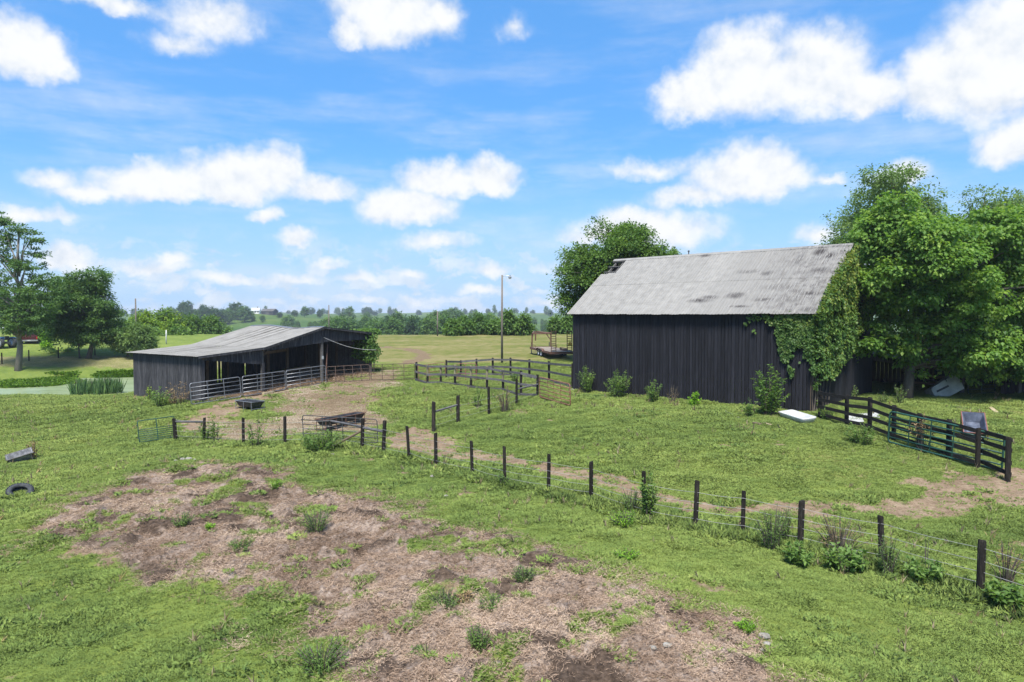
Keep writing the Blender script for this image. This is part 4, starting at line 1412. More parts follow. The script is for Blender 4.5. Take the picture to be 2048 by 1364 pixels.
# ------------------------------------------------------------------ lean-to under the tree, with the white tank
def build_lean_to():
    A = np.array([21.6, 43.2]); D = np.array([.985, -.17]); Nn = np.array([.17, .985])
    def pt(t, s, z):
        q_ = A + D * t + Nn * s; return np.array([q_[0], q_[1], z])
    def gz(t, s):
        q_ = A + D * t + Nn * s; return Zs(q_[0], q_[1])
    zb = Zs(*A)
    root = thing('lean_to', 'dark open lean-to under the big-leaved tree beside the barn', 'shed', (A[0], A[1], zb))
    def rz(t, s): return 3.75 - .14 * t + .20 * s
    up = (Nn[0], Nn[1], 0)
    for t in (0.1, 3.3, 6.4, 9.6, 13.0):
        beam(root, 'post', pt(t, .1, gz(t, .1) - .2), pt(t, .1, rz(t, 0) - .1), .18, .18, MAT['grey_board'], 'b', up=up)
    beam(root, 'fascia_board', pt(-.3, -.05, rz(-.3, 0) - .22), pt(7.6, -.05, rz(7.6, 0) - .22), .04, .46, MAT['worn_board'])
    beam(root, 'fascia_board', pt(7.61, -.05, rz(7.6, 0) - .22), pt(13.6, -.05, rz(13.6, 0) - .22), .04, .46, MAT['worn_board'])
    t = -.2
    while t < 13.4:
        w = .26
        beam(root, 'board', pt(t + w / 2, 4.6, gz(t, 4.6) - .1), pt(t + w / 2, 4.6, rz(t, 4.6) - .1), w - .012, .025, MAT['black_board'], 'b', up=up)
        t += w
    t = 8.6
    while t < 13.2:
        w = random.uniform(.18, .24)
        beam(root, 'front_board', pt(t + w / 2, .16, gz(t, .16) - .05), pt(t + w / 2, .16, rz(t, 0) - .45), w - .012, .025, MAT['black_board'], 'b', up=up)
        t += w
    me = roof_sheet_mesh('lean_to_sheet', .72, 5.3, 3, MAT['old_tin'])
    Yv = np.array([Nn[0], Nn[1], .20]); Yv /= np.linalg.norm(Yv)
    X = np.array([D[0], D[1], -.14]); X = X - Yv * np.dot(X, Yv); X /= np.linalg.norm(X); N = np.cross(X, Yv)
    for k in range(20):
        t = -.5 + k * .71
        place(root, 'roof_sheet', me, X, Yv, N, pt(t, -.3, rz(t, -.3) + .02 + (k % 2) * .004))
    # feed rail and hay rack inside
    beam(root, 'rail', pt(3.4, .9, gz(4, 1) + 1.0), pt(6.4, .9, gz(6, 1) + .9), .05, .15, MAT['old_wood'])
    beam(root, 'rail', pt(3.4, .9, gz(4, 1) + .55), pt(6.4, .9, gz(6, 1) + .45), .05, .15, MAT['old_wood'])
    return pt


LT = build_lean_to()
q = hit(1900, 795)
tk = thing('white_tank', 'tilted dirty white sheet-metal tank with a dark slot under the lean-to', 'tank', q + (0, .6, .52))
tk.rotation_euler = (R(-14), R(-24), R(6))
mb = MB()
prof = [(-1.0, -.38), (-.82, -.52), (.9, -.46), (1.0, .55), (.35, .50), (-.1, .40), (-.95, .34)]
n = len(prof)
mb.add([(x, -.36, z) for x, z in prof] + [(x, .36, z) for x, z in prof], [tuple(range(n)), tuple(range(2 * n - 1, n - 1, -1))] + [(i, n + i, n + (i + 1) % n, (i + 1) % n) for i in range(n)])
part(tk, 'body', mb, MAT['white_metal'], world=False)
part(tk, 'slot', MB().box((-.72, -.372, .02), (.12, -.350, .14)), MAT['poly_black'], world=False)
part(tk, 'lid', MB().hexa([(-.9, -.40, .30), (.1, -.40, .36), (.1, -.30, .36), (-.9, -.30, .30), (-.9, -.40, .40), (.1, -.40, .50), (.1, -.30, .50), (-.9, -.30, .40)]), MAT['white_metal'], world=False)
part(tk, 'hinge', MB().box((.10, -.41, .36), (.16, -.33, .52)), MAT['dark_steel'], world=False)

# ------------------------------------------------------------------ gooseneck trailer
def build_trailer():
    g0 = ground(4.62, 63.35); g1 = ground(4.62 - .256 * 6, 63.35 + .966 * 6)
    root = thing('flatbed_trailer', 'rusty gooseneck flatbed trailer with raised loading ramps on the mown field', 'trailer', g0)
    root.rotation_euler = (0, -math.atan2(g1[2] - g0[2], 6.0), math.atan2(.966, -.256))
    D = .64; W = 1.18; L = 6.3
    k = 0
    for i in range(9):
        y0 = -W + .03 + i * (2 * W - .06) / 9
        me = MB().box((0.02, y0 + .006, D - .03), (L, y0 + (2 * W - .06) / 9 - .006, D + .02)).mesh('deck_plank'); me.materials.append(MAT['deck'])
        link('deck_plank', me, None, root)
    for s in (-1, 1):
        part(root, 'side_rail', MB().box((0, s * W - .04, D - .18), (L, s * W + .04, D + .03)), MAT['rust'], world=False)
        part(root, 'rub_rail', MB().tube([(0.1, s * (W + .09), D - .06), (L - .1, s * (W + .09), D - .06)], .02, 6), MAT['rust'], world=False)
    part(root, 'rear_beam', MB().box((-.10, -W - .04, D - .2), (-.001, W + .04, D + .025)), MAT['rust'], world=False)
    part(root, 'front_beam', MB().box((L + .001, -W - .04, D - .2), (L + .10, W + .04, D + .06)), MAT['rust'], world=False)
    for x in (2.5, 3.35):
        part(root, 'axle', MB().tube([(x, -W, .34), (x, W, .34)], .05, 8), MAT['dark_steel'], world=False)
        for s in (-1, 1):
            w = link('wheel', None, None, root); w.location = (x, s * (W - .02), .34); w.rotation_euler = (math.pi / 2, 0, 0)
            part(w, 'tyre', MB().lathe(tyre_mesh(.36, .22, .20), 22), MAT['rubber'], True, world=False)
            part(w, 'rim', MB().lathe([(0, -.05), (.19, -.07), (.205, -.09), (.205, .09), (.19, .07), (0, .05)], 18), MAT['chrome'], True, world=False)
    for s in (-1, 1):
        P = [(1.9, s * (W + .02), D - .1), (2.1, s * (W + .02), D + .14), (3.75, s * (W + .02), D + .14), (3.95, s * (W + .02), D - .1)]
        fb = MB()
        for a, b in zip(P[:-1], P[1:]):
            a = np.array(a); b = np.array(b)
            fb.hexa([a - (0, .12, .012), b - (0, .12, .012), b + (0, .12, -.012), a + (0, .12, -.012), a - (0, .12, -.012), b - (0, .12, -.012), b + (0, .12, .012), a + (0, .12, .012)])
        part(root, 'fender', fb, MAT['rust'], world=False)
    # gooseneck
    for s in (-1, 1):
        part(root, 'riser', MB().tube([(L + .05, s * 1.0, D - .15), (L + .05, s * 1.0, 1.98)], .075, 6), MAT['rust'], world=False)
        part(root, 'neck_beam', MB().tube([(L - .1, s * 1.0, 2.02), (L + 2.2, s * .16, 2.10)], .085, 6), MAT['rust'], world=False)
        part(root, 'neck_brace', MB().tube([(L + .05, s * 1.0, 1.3), (L + .8, s * .7, 2.0)], .05, 6), MAT['rust'], world=False)
        part(root, 'jack_leg', MB().tube([(L + .4, s * .95, .0), (L + .4, s * .95, 1.1)], .05, 8).box((L + .28, s * .95 - .12, -.03), (L + .52, s * .95 + .12, .0)), MAT['dark_steel'], world=False)
        part(root, 'front_rail', MB().tube([(L - .02, s * 1.05, D + .28), (L - 1.5, s * 1.12, D + .28), (L - 1.5, s * 1.12, D)], .025, 6), MAT['rust'], world=False)
    part(root, 'neck_crossbar', MB().tube([(L + .02, -1.0, 2.02), (L + .02, 1.0, 2.02)], .08, 6), MAT['rust'], world=False)
    part(root, 'coupler', MB().tube([(L + 2.15, 0, 2.12), (L + 2.15, 0, 1.15)], [.09, .06], 8), MAT['rust'], world=False)
    # raised ladder ramps
    for s in (-1, 1):
        rp = link('ramp', None, None, root); rp.location = (.06, s * .78, D + .03); rp.rotation_euler = (0, R(3), 0)
        for e in (-1, 1):
            part(rp, 'ramp_rail', MB().box((-.04, e * .23 - .025, 0), (.04, e * .23 + .025, 1.95)), MAT['rust'], world=False)
        rung = MB().box((-.03, -.205, -.03), (.03, .205, .03)).mesh('ramp_rung'); rung.materials.append(MAT['old_wood'])
        for i in range(9):
            o = link('rung', rung, None, rp); o.location = (0, 0, .12 + i * .215)
    sg = MB().add([(-.055, -.78 - .24, D + .62), (-.055, -.78 + .24, D + .62), (-.055, -.78, D + 1.02), (-.07, -.78 - .24, D + .62), (-.07, -.78 + .24, D + .62), (-.07, -.78, D + 1.02)],
                  [(0, 1, 2), (5, 4, 3), (0, 3, 4, 1), (1, 4, 5, 2), (2, 5, 3, 0)])
    part(root, 'slow_triangle', sg, MAT['yellow_sign'], world=False)
    part(root, 'deck_chain', MB().box((1.0, -.9, D + .02), (2.0, -.5, D + .16)), MAT['rust'], world=False)


build_trailer()

# ------------------------------------------------------------------ pickup and tractor beyond the pond
def wheel4(root, xs, ys, r, w):
    for x in xs:
        for y in ys:
            wl = link('wheel', None, None, root); wl.location = (x, y, r)
            part(wl, 'tyre', MB().lathe(tyre_mesh(r, w, r * .58), 22, 'x'), MAT['rubber'], True, world=False)
            part(wl, 'rim', MB().lathe([(0, -w * .3), (r * .55, -w * .35), (r * .6, -w * .4), (r * .6, w * .4), (r * .55, w * .35), (0, w * .3)], 16, 'x'), MAT['chrome'], True, world=False)


def loft(sections):
    """sections: list of (y, [(x, z), ...]) closed rings"""
    mb = MB(); V = []; m = len(sections[0][1])
    for y, ring in sections:
        V += [(x, y, z) for x, z in ring]
    Fc = []
    for j in range(len(sections) - 1):
        for i in range(m):
            i2 = (i + 1) % m
            Fc.append((j * m + i, j * m + i2, (j + 1) * m + i2, (j + 1) * m + i))
    Fc.append(tuple(range(m - 1, -1, -1))); Fc.append(tuple((len(sections) - 1) * m + i for i in range(m)))
    return mb.add(V, Fc)


def build_pickup():
    q = at_depth(58, 684, 88.0); q[2] = Zs(q[0], q[1])
    root = thing('pickup_truck', 'maroon pickup truck parked on the lawn beyond the pond', 'truck', q, R(30))
    def sec(w, z0, z1):
        return [(-w * .9, z0), (w * .9, z0), (w, z0 + .18), (w, z1 - .12), (w * .96, z1), (-w * .96, z1), (-w, z1 - .12), (-w, z0 + .18)]
    part(root, 'body', loft([(0, sec(.93, .45, 1.02)), (2.0, sec(.95, .42, 1.04)), (2.05, sec(.95, .42, 1.05)), (4.0, sec(.95, .40, 1.05)), (5.2, sec(.90, .42, .98)), (5.4, sec(.80, .45, .88))]), MAT['maroon'], True, world=False)
    part(root, 'cab', loft([(1.95, [(-.88, 1.0), (.88, 1.0), (.80, 1.25), (.72, 1.72), (-.72, 1.72), (-.80, 1.25)]), (3.2, [(-.88, 1.0), (.88, 1.0), (.80, 1.25), (.72, 1.76), (-.72, 1.76), (-.80, 1.25)]), (4.1, [(-.86, 1.0), (.86, 1.0), (.82, 1.04), (.78, 1.08), (-.78, 1.08), (-.82, 1.04)])]), MAT['maroon'], world=False)
    part(root, 'rear_window', MB().hexa([(-.62, 1.935, 1.22), (.62, 1.935, 1.22), (.62, 1.945, 1.22), (-.62, 1.945, 1.22), (-.58, 1.935, 1.64), (.58, 1.935, 1.64), (.58, 1.945, 1.64), (-.58, 1.945, 1.64)]), MAT['glass'], world=False)
    part(root, 'tailgate', MB().box((-.74, -.02, .58), (.74, -.003, 1.0)), MAT['maroon'], world=False)
    part(root, 'bumper', MB().box((-.93, -.16, .38), (.93, -.02, .56)), MAT['chrome'], world=False)
    part(root, 'plate', MB().box((-.16, -.17, .42), (.16, -.162, .53)), MAT['cream'], world=False)
    for s in (-1, 1):
        part(root, 'taillight', MB().box((s * .84 - .06, -.03, .62), (s * .84 + .06, .0, .96)), MAT['lamp_red'], world=False)
        part(root, 'side_window', MB().hexa([(s * .845, 2.3, 1.2), (s * .845, 3.4, 1.2), (s * .86, 3.4, 1.2), (s * .86, 2.3, 1.2), (s * .78, 2.3, 1.6), (s * .78, 3.1, 1.6), (s * .80, 3.1, 1.6), (s * .80, 2.3, 1.6)]), MAT['glass'], world=False)
    wheel4(root, (-.82, .82), (1.0, 4.4), .37, .25)


build_pickup()


def build_tractor():
    q = at_depth(10, 688, 84.0); q[2] = Zs(q[0], q[1])
    root = thing('blue_tractor', 'blue tractor with a pale canopy parked behind the tall thin tree', 'tractor', q, R(70))
    part(root, 'hood', loft([(.6, [(-.34, .75), (.34, .75), (.36, 1.3), (.3, 1.42), (-.3, 1.42), (-.36, 1.3)]), (2.2, [(-.3, .75), (.3, .75), (.32, 1.2), (.26, 1.3), (-.26, 1.3), (-.32, 1.2)])]), MAT['blue_paint'], world=False)
    part(root, 'chassis', MB().box((-.25, -.7, .55), (.25, 2.1, .8)), MAT['dark_steel'], world=False)
    part(root, 'seat', MB().box((-.25, -.35, 1.0), (.25, .05, 1.1)).box((-.25, -.42, 1.1), (.25, -.34, 1.5)), MAT['poly_black'], world=False)
    for s in (-1, 1):
        part(root, 'fender', MB().box((s * .75 - .2, -.75, 1.28), (s * .75 + .2, .3, 1.34)).box((s * .75 - .2, .3, 1.0), (s * .75 + .2, .36, 1.34)), MAT['blue_paint'], world=False)
        part(root, 'canopy_post', MB().tube([(s * .6, -.6, 1.3), (s * .6, -.6, 2.5)], .03, 6), MAT['dark_steel'], world=False)
    part(root, 'canopy', MB().box((-.8, -.9, 2.5), (.8, .7, 2.58)), MAT['house_white'], world=False)
    part(root, 'steering_wheel', MB().tube([(.18 * math.cos(a), .3 + .05 * math.sin(a), 1.45 + .17 * math.sin(a)) for a in np.linspace(0, 6.28, 13)], .018, 6), MAT['poly_black'], world=False)
    wheel4(root, (-.75, .75), (-.2,), .7, .4)
    wheel4(root, (-.6, .6), (1.9,), .42, .25)


build_tractor()

# ------------------------------------------------------------------ far farm buildings
def far_building(name, label, px, y, w, d, h, rise, wall, roof, rot, nwin=0, base_px=None):
    x = (px - 1024) / F_PX * y
    zb = Zs(x, y)
    if base_px: zb = max(zb, CAM[2] - (base_px - HORIZON) / F_PX * y)
    root = thing(name, label, 'house' if nwin else 'barn', (x, y, zb), R(rot))
    a, b = w / 2, d / 2
    part(root, 'walls', MB().add([(-a, -b, -3), (a, -b, -3), (a, b, -3), (-a, b, -3), (-a, -b, h), (a, -b, h), (a, b, h), (-a, b, h), (-a, 0, h + rise), (a, 0, h + rise)],
                                 [(0, 1, 5, 4), (2, 3, 7, 6), (1, 2, 6, 9, 5), (3, 0, 4, 8, 7)]), wall, world=False)
    e = .5
    s = rise / b
    rf = MB()
    for sg in (-1, 1):
        P = [(-a - e, sg * (b + e), h - s * e + .05), (a + e, sg * (b + e), h - s * e + .05), (a + e, 0, h + rise + .05), (-a - e, 0, h + rise + .05)]
        rf.hexa(P + [(x_, y_, z_ + .15) for x_, y_, z_ in P])
    part(root, 'roof', rf, roof, world=False)
    if nwin:
        for k in range(nwin):
            xx = -a + w * (k + .5) / nwin
            part(root, 'window', MB().box((xx - .5, -b - .05, 1.2), (xx + .5, -b - .01, 2.6)), MAT['glass'], world=False)
        part(root, 'chimney', MB().box((a * .4, -.4, h + rise - .4), (a * .4 + .8, .4, h + rise + 1.4)), MAT['stone'], world=False)
    else:
        part(root, 'door', MB().box((-1.6, -b - .06, 0), (1.6, -b - .01, 3.2)), MAT['grey_board'], world=False)
    return root


far_building('farmhouse', 'white farmhouse on the far green hilltop', 512, 690, 7.5, 6, 3.4, 2.6, MAT['house_white'], MAT['far_roof'], 12, 3)
far_building('far_barn', 'dark barn with a pale roof beside the far white farmhouse', 540, 680, 13, 9, 3.4, 2.2, MAT['far_dark'], MAT['old_tin'], -14)

# ------------------------------------------------------------------ stones on the litter
def stone(label, p, r, group=None, mat='stone'):
    root = thing('stone', label, 'stone', p, group=group)
    mb = MB(); V = []; nlat, nlon = 6, 9
    sd = random.random() * 50
    for i in range(nlat + 1):
        th = math.pi * i / nlat
        for j in range(nlon):
            ph = 2 * math.pi * j / nlon
            k = r * (.8 + .5 * float(vnoise(math.cos(ph) * 1.6 + sd, th * 1.3 + math.sin(ph) * 1.6, 7)))
            V.append((k * math.sin(th) * math.cos(ph), k * math.sin(th) * math.sin(ph) * .8, k * .55 * math.cos(th) + r * .18))
    Fc = [(i * nlon + j, (i + 1) * nlon + j, (i + 1) * nlon + (j + 1) % nlon, i * nlon + (j + 1) % nlon) for i in range(nlat) for j in range(nlon)]
    part(root, 'rock', mb.add(V, Fc), MAT[mat], False, world=False)


stone('round grey stone with a dark hollow on the brown litter', hit(857, 1298), .12)
for (x, y, r) in [(365, 919, .12), (378, 918, .14), (390, 920, .1), (352, 921, .09)]:
    stone('pale stone in the row at the top edge of the litter patch', hit(x, y), r, 'pale stones edging the litter')
for (x, y, r) in [(1528, 1277, .11), (1534, 1290, .08), (1526, 1300, .06), (1305, 1312, .08), (1335, 1309, .09), (995, 1326, .07)]:
    stone('small pale stone half buried in litter and sparse weeds', hit(x, y), r, 'stones in the weedy litter')
for (x, y, r) in [(865, 953, .1), (893, 992, .09), (665, 910, .08), (792, 790, .09), (820, 778, .08), (1144, 780, .14)]:
    stone('loose pale stone lying in the short green grass', hit(x, y), r, 'stones in the grass')
# ------------------------------------------------------------------ foliage
def unit(v):
    return v / (np.linalg.norm(v, axis=-1, keepdims=True) + 1e-9)


def leaf_arrays(C, A, N, L, W, fold=.18, droop=.12):
    """kite-shaped leaves folded along the midrib: centre, axis, normal, length, width"""
    A = unit(A); N = unit(N - A * (A * N).sum(-1, keepdims=True)); S = np.cross(A, N)
    L = np.broadcast_to(np.asarray(L, float), (len(C),))[:, None]; W = np.broadcast_to(np.asarray(W, float), (len(C),))[:, None]
    b = C - A * L * .5
    t = C + A * L * .5 - N * L * droop
    l = C - A * L * .08 + S * W * .5 + N * W * fold
    r = C - A * L * .08 - S * W * .5 + N * W * fold
    V = np.stack([b, r, t, l], 1).reshape(-1, 3)
    i = np.arange(len(C))[:, None] * 4
    Fc = np.concatenate([i + np.array([[0, 1, 2]]), i + np.array([[0, 2, 3]])], 1).reshape(-1, 3)
    return V, Fc


def tri_mesh(name, V, Fc, tint=None, mat=None):
    me = bpy.data.meshes.new(name)
    me.vertices.add(len(V)); me.vertices.foreach_set('co', np.ascontiguousarray(V, np.float32).ravel())
    me.loops.add(Fc.size); me.loops.foreach_set('vertex_index', np.ascontiguousarray(Fc, np.int32).ravel())
    me.polygons.add(len(Fc)); me.polygons.foreach_set('loop_start', np.arange(len(Fc), dtype=np.int32) * 3)
    me.update(calc_edges=True)
    if tint is not None:
        a = me.attributes.new('tint', 'FLOAT', 'POINT'); a.data.foreach_set('value', np.ascontiguousarray(tint, np.float32))
    if mat: me.materials.append(mat)
    return me


def crown(lobes, n_clump, n_leaf, leaf, clump_r, seed, inner=.45, droop=.35, wide=.62, gap=.0, flat=.7, cap=False, spread=.20):
    """lobes: (centre, radii). Returns leaf vertex arrays and the clump centres"""
    g = np.random.default_rng(seed)
    vol = np.array([r[0] * r[1] * r[2] for c, r in lobes]) ** (2 / 3)
    pick = g.choice(len(lobes), n_clump, p=vol / vol.sum())
    Cn = np.array([c for c, r in lobes])[pick]; Rd = np.array([r for c, r in lobes])[pick]
    d = unit(g.normal(size=(n_clump, 3)))
    if cap:                       # foliage sprays: leaves sit on the upper side of each spray
        low = d[:, 2] < -.15
        d[low & (g.random(n_clump) < .85), 2] *= -1
    rr = inner + (1 - inner) * g.random(n_clump) ** .55
    rr *= .86 + .28 * g.random(n_clump)
    P = Cn + d * Rd * rr[:, None]
    if gap > 0:
        s = np.mean(Rd) * .55
        keep = fbm(P[:, 0] / s + P[:, 2] / s * .7, P[:, 1] / s - P[:, 2] / s * .6, 2, seed) > gap
        P, d = P[keep], d[keep]
    tint_c = np.clip(g.normal(.48, spread, len(P)), 0, 1)
    k = np.repeat(np.arange(len(P)), n_leaf)
    M = len(k)
    off = g.normal(size=(M, 3)) * clump_r * np.array([1, 1, flat]) * .55
    C = P[k] + off
    out = unit(unit(off) * .7 + d[k] * .8)
    A = out + g.normal(size=(M, 3)) * .35 - np.array([0, 0, droop])
    N = np.array([0, 0, .9]) + out * .45 + g.normal(size=(M, 3)) * .38
    L = leaf * g.uniform(.7, 1.25, M)
    V, Fc = leaf_arrays(C, A, N, L, L * wide)
    tint = np.repeat(np.clip(tint_c[k] + g.normal(0, .07, M), 0, 1), 4)
    return V, Fc, tint, P


def limb_mesh(base, top, r0, tips, lobes, seed, n=9, sub=1.0, lean=None):
    g = np.random.default_rng(seed + 99)
    mb = MB()
    base = np.array(base, float); top = np.array(top, float)
    H = top - base
    pts, rs = [], []
    for k in range(7):
        f = k / 6
        w = g.normal(size=3) * .02 * np.linalg.norm(H) * (f > 0) * (f < 1); w[2] = 0
        pts.append(base + H * f + w); rs.append(r0 * (1.25 if k == 0 else (1 - .82 * f)))
    pts[0] = pts[0] - np.array([0, 0, .25])
    mb.tube(pts, rs, n)
    P = np.array(pts)
    for c in tips:
        c = np.array(c)
        hz = np.clip((c[2] - base[2]) / (H[2] + 1e-6), .25, .98)
        f = np.clip(hz * .72, .22, .95)
        s = base + H * f
        mid = lerp(s, c, .5) + np.array([0, 0, .10 * np.linalg.norm(c - s)]) + g.normal(size=3) * .05 * np.linalg.norm(c - s)
        r = r0 * (1 - .8 * f) * .62 * sub
        mb.tube([s, lerp(s, mid, .55), mid, lerp(mid, c, .6), c], [r, r * .8, r * .6, r * .35, r * .12], 6)
    return mb


def make_tree(name, label, base, lobes, leaf, n_clump, n_leaf, clump_r, mat, seed, bark='bark', r0=.2, top=None, group=None, twigs=18, cat='tree', **kw):
    base = np.array(base, float)
    root = thing(name, label, cat, base, group=group)
    V, Fc, tint, P = crown(lobes, n_clump, n_leaf, leaf, clump_r, seed, **kw)
    me = tri_mesh('crown', V - base, Fc, tint, MAT[mat])
    link('crown', me, None, root)
    g = np.random.default_rng(seed + 5)
    main = [c for c, r in lobes]
    if len(main) > 24: main = [main[i] for i in g.choice(len(main), 22, replace=False)]
    tips = main + [P[i] for i in g.choice(len(P), min(twigs, len(P)), replace=False)]
    if top is None:
        hi = max(lobes, key=lambda l: l[0][2]); top = np.array(hi[0]) + (0, 0, hi[1][2] * .3)
        top[0] = lerp(base[0], top[0], .6); top[1] = lerp(base[1], top[1], .6)
    part(root, 'trunk', limb_mesh(base, top, r0, tips, lobes, seed), MAT[bark], True)
    return root


def sprays(lobes, n, rad, seed, flat=.62, core=.25):
    """break big crown lobes into many small overlapping sprays with gaps between them"""
    g = np.random.default_rng(seed)
    vol = np.array([r[0] * r[1] * r[2] for c, r in lobes]) ** (2 / 3)
    out = []
    for k in g.choice(len(lobes), n, p=vol / vol.sum()):
        c, r = lobes[k]
        d = unit(g.normal(size=3))
        rr = core + (1 - core) * g.random() ** .4
        q = rad * g.uniform(.65, 1.35)
        out.append((np.array(c) + d * np.array(r) * rr * .95, (q, q, q * flat)))
    return out


def px_lobes(y, spec, seed=0, deep=.9):
    g = np.random.default_rng(seed)
    out = []
    for (cx, cy, rx, ry) in spec:
        yy = y + g.uniform(-.5, .5) * rx / F_PX * y
        c = at_depth(cx, cy, yy)
        out.append((c, (rx / F_PX * y, rx / F_PX * y * deep, ry / F_PX * y)))
    return out


def gpt(px, y):
    return ground((px - 1024) / F_PX * y, y)


# big catalpa beside the barn
cb = hit(1812, 797)
D = cb[1]
make_tree('catalpa_tree', 'large bright catalpa tree with drooping heart-shaped leaves beside the barn', cb,
          sprays(px_lobes(D, [(1850, 490, 110, 75), (1795, 470, 75, 62), (1935, 515, 105, 80), (2035, 570, 100, 105), (1770, 560, 58, 60), (1850, 610, 115, 75), (1960, 655, 105, 62), (1752, 690, 42, 50), (1880, 690, 85, 38), (1985, 700, 80, 34),
                       (1985, 480, 80, 45), (2090, 660, 100, 100), (1826, 742, 30, 22), (2050, 722, 64, 40), (1945, 735, 40, 26), (1700, 560, 26, 30), (2160, 560, 120, 120), (1925, 728, 44, 24), (1985, 738, 50, 20), (2050, 745, 50, 22), (1870, 560, 110, 70), (1745, 500, 40, 40), (1800, 650, 60, 60), (2040, 470, 60, 45)], 3), 340, .92, 13),
          .215, 5200, 24, .38, 'leaf_catalpa', 31, 'bark', .30, top=cb + (1.2, .6, 8.5), inner=.3, cap=True, spread=.26, droop=.75, wide=.78, twigs=10)
# dead hanging twigs low on the same side are branches of the tree
make_tree('oak_tree', 'tall dull green tree rising behind the catalpa and barn ridge', gpt(1770, 66),
          sprays(px_lobes(66, [(1770, 430, 85, 62), (1720, 470, 62, 52), (1815, 440, 58, 60), (1765, 385, 55, 38), (1690, 490, 40, 30), (1760, 520, 100, 60), (1845, 480, 50, 60)], 4), 190, 1.5, 14), .26, 1500, 26, .65, 'leaf_grey', 32, 'bark', .35, inner=.5, cap=True, spread=.24)
make_tree('oak_tree', 'narrow dull green treetop showing above the catalpa crown', gpt(1985, 68),
          sprays(px_lobes(68, [(1975, 410, 45, 34), (2000, 440, 50, 40), (1950, 455, 35, 32), (2010, 500, 70, 60), (2060, 520, 70, 60)], 5), 130, 1.4, 15), .26, 1000, 26, .65, 'leaf_grey', 33, 'bark', .3, inner=.5, cap=True, spread=.24)
make_tree('maple_tree', 'rounded dark green maple tree behind the barn gable', gpt(1236, 60),
          sprays(px_lobes(60, [(1235, 500, 66, 48), (1185, 540, 58, 52), (1280, 515, 60, 46), (1160, 590, 40, 52), (1230, 570, 75, 62), (1310, 530, 42, 36), (1165, 525, 36, 36), (1260, 475, 34, 26), (1300, 600, 60, 60), (1195, 630, 60, 50), (1250, 640, 60, 50)], 6), 230, 1.15, 16),
          .23, 2600, 26, .52, 'leaf_mid', 34, 'bark', .34, inner=.45, cap=True, spread=.24)
make_tree('small_tree', 'small reddish treetop just above the barn ridge', gpt(1346, 66), px_lobes(66, [(1346, 512, 12, 12), (1352, 540, 20, 24)], 7), .26, 60, 22, .4, 'leaf_grey', 35, r0=.1)

# trees beyond the pond
lb = hit(36, 742)
make_tree('locust_tree', 'tall thin open-crowned tree with pale trunk beside the pond', lb,
          px_lobes(lb[1], [(40, 458, 24, 13), (10, 480, 26, 22), (62, 478, 30, 14), (72, 508, 34, 12), (20, 520, 34, 14), (52, 532, 42, 12), (12, 560, 34, 20), (85, 560, 36, 16), (40, 585, 52, 14), (90, 590, 40, 20), (20, 615, 40, 20), (70, 620, 58, 26), (25, 650, 46, 20), (60, 655, 42, 20), (5, 440, 20, 18), (-30, 500, 40, 40), (-40, 580, 50, 60)], 8, .7),
          .24, 900, 26, .42, 'leaf_dark', 36, 'pale_bark', .30, top=at_depth(40, 455, lb[1]), inner=.1, flat=.45, gap=.29, droop=.1)
t2 = hit(176, 717)
make_tree('broadleaf_tree', 'dense dark green tree on the bank behind the pond', t2,
          sprays(px_lobes(t2[1], [(170, 575, 42, 34), (150, 600, 44, 36), (195, 605, 34, 42), (165, 640, 60, 40), (130, 640, 34, 36), (205, 650, 40, 38), (160, 672, 54, 20), (115, 590, 26, 26), (185, 560, 22, 18), (215, 676, 32, 20)], 9), 190, 1.15, 17),
          .25, 2100, 26, .52, 'leaf_dark', 37, 'bark', .26, inner=.4, cap=True, spread=.24)
t3 = hit(160, 716)
make_tree('broadleaf_tree', 'slender sapling beside the dense tree behind the pond', t3, px_lobes(t3[1], [(156, 672, 18, 20), (150, 655, 16, 18)], 10), .3, 60, 20, .5, 'leaf_mid', 38, 'bark', .1)
t4 = hit(256, 712)
make_tree('juniper_bush', 'rounded grey-green juniper tree next to the shed roof corner', t4,
          px_lobes(t4[1], [(268, 680, 40, 26), (250, 668, 30, 26), (290, 684, 24, 20), (275, 662, 26, 16), (240, 690, 22, 14)], 11), .24, 420, 26, .42, 'leaf_grey', 39, 'bark', .14, inner=.4)
bx = 0
for (px, y, w, h, top, mt, lab) in [
    (245, 118, 30, 36, 640, 'leaf_yellow', 'yellow-green tree in the row behind the juniper'), (285, 116, 36, 36, 622, 'leaf_yellow', 'yellow-green tree beside the pale utility pole'),
    (330, 122, 40, 36, 618, 'leaf_yellow', 'broad yellow-green tree above the white marker post'), (378, 125, 32, 30, 630, 'leaf_mid', 'mid green rounded tree at the end of the bush row'),
    (418, 128, 36, 28, 632, 'leaf_mid', 'mid green tree nearest the shed roof in the bush row'), (355, 112, 26, 20, 655, 'leaf_mid', 'low green bush beside the white marker post'), (300, 108, 24, 22, 655, 'leaf_weed', 'low dark bush behind the juniper')]:
    lab = lab.replace('nearest the shed roof', 'next to the shed roof')
    rx = w; b0 = gpt(px, y)
    bx += 1
    make_tree('bush_tree', lab, b0, px_lobes(y, [(px, top + h * .75, rx * .7, h * .7), (px - rx * .5, top + h * 1.15, rx * .6, h * .62), (px + rx * .55, top + h * 1.1, rx * .6, h * .65), (px, top + h * 1.5, rx * .9, h * .6), (px + rx * .1, top + h * .35, rx * .4, h * .35)], 20 + bx),
              .46, 230, 18, .8, mt, 50 + bx, 'bark', .14, inner=.4)
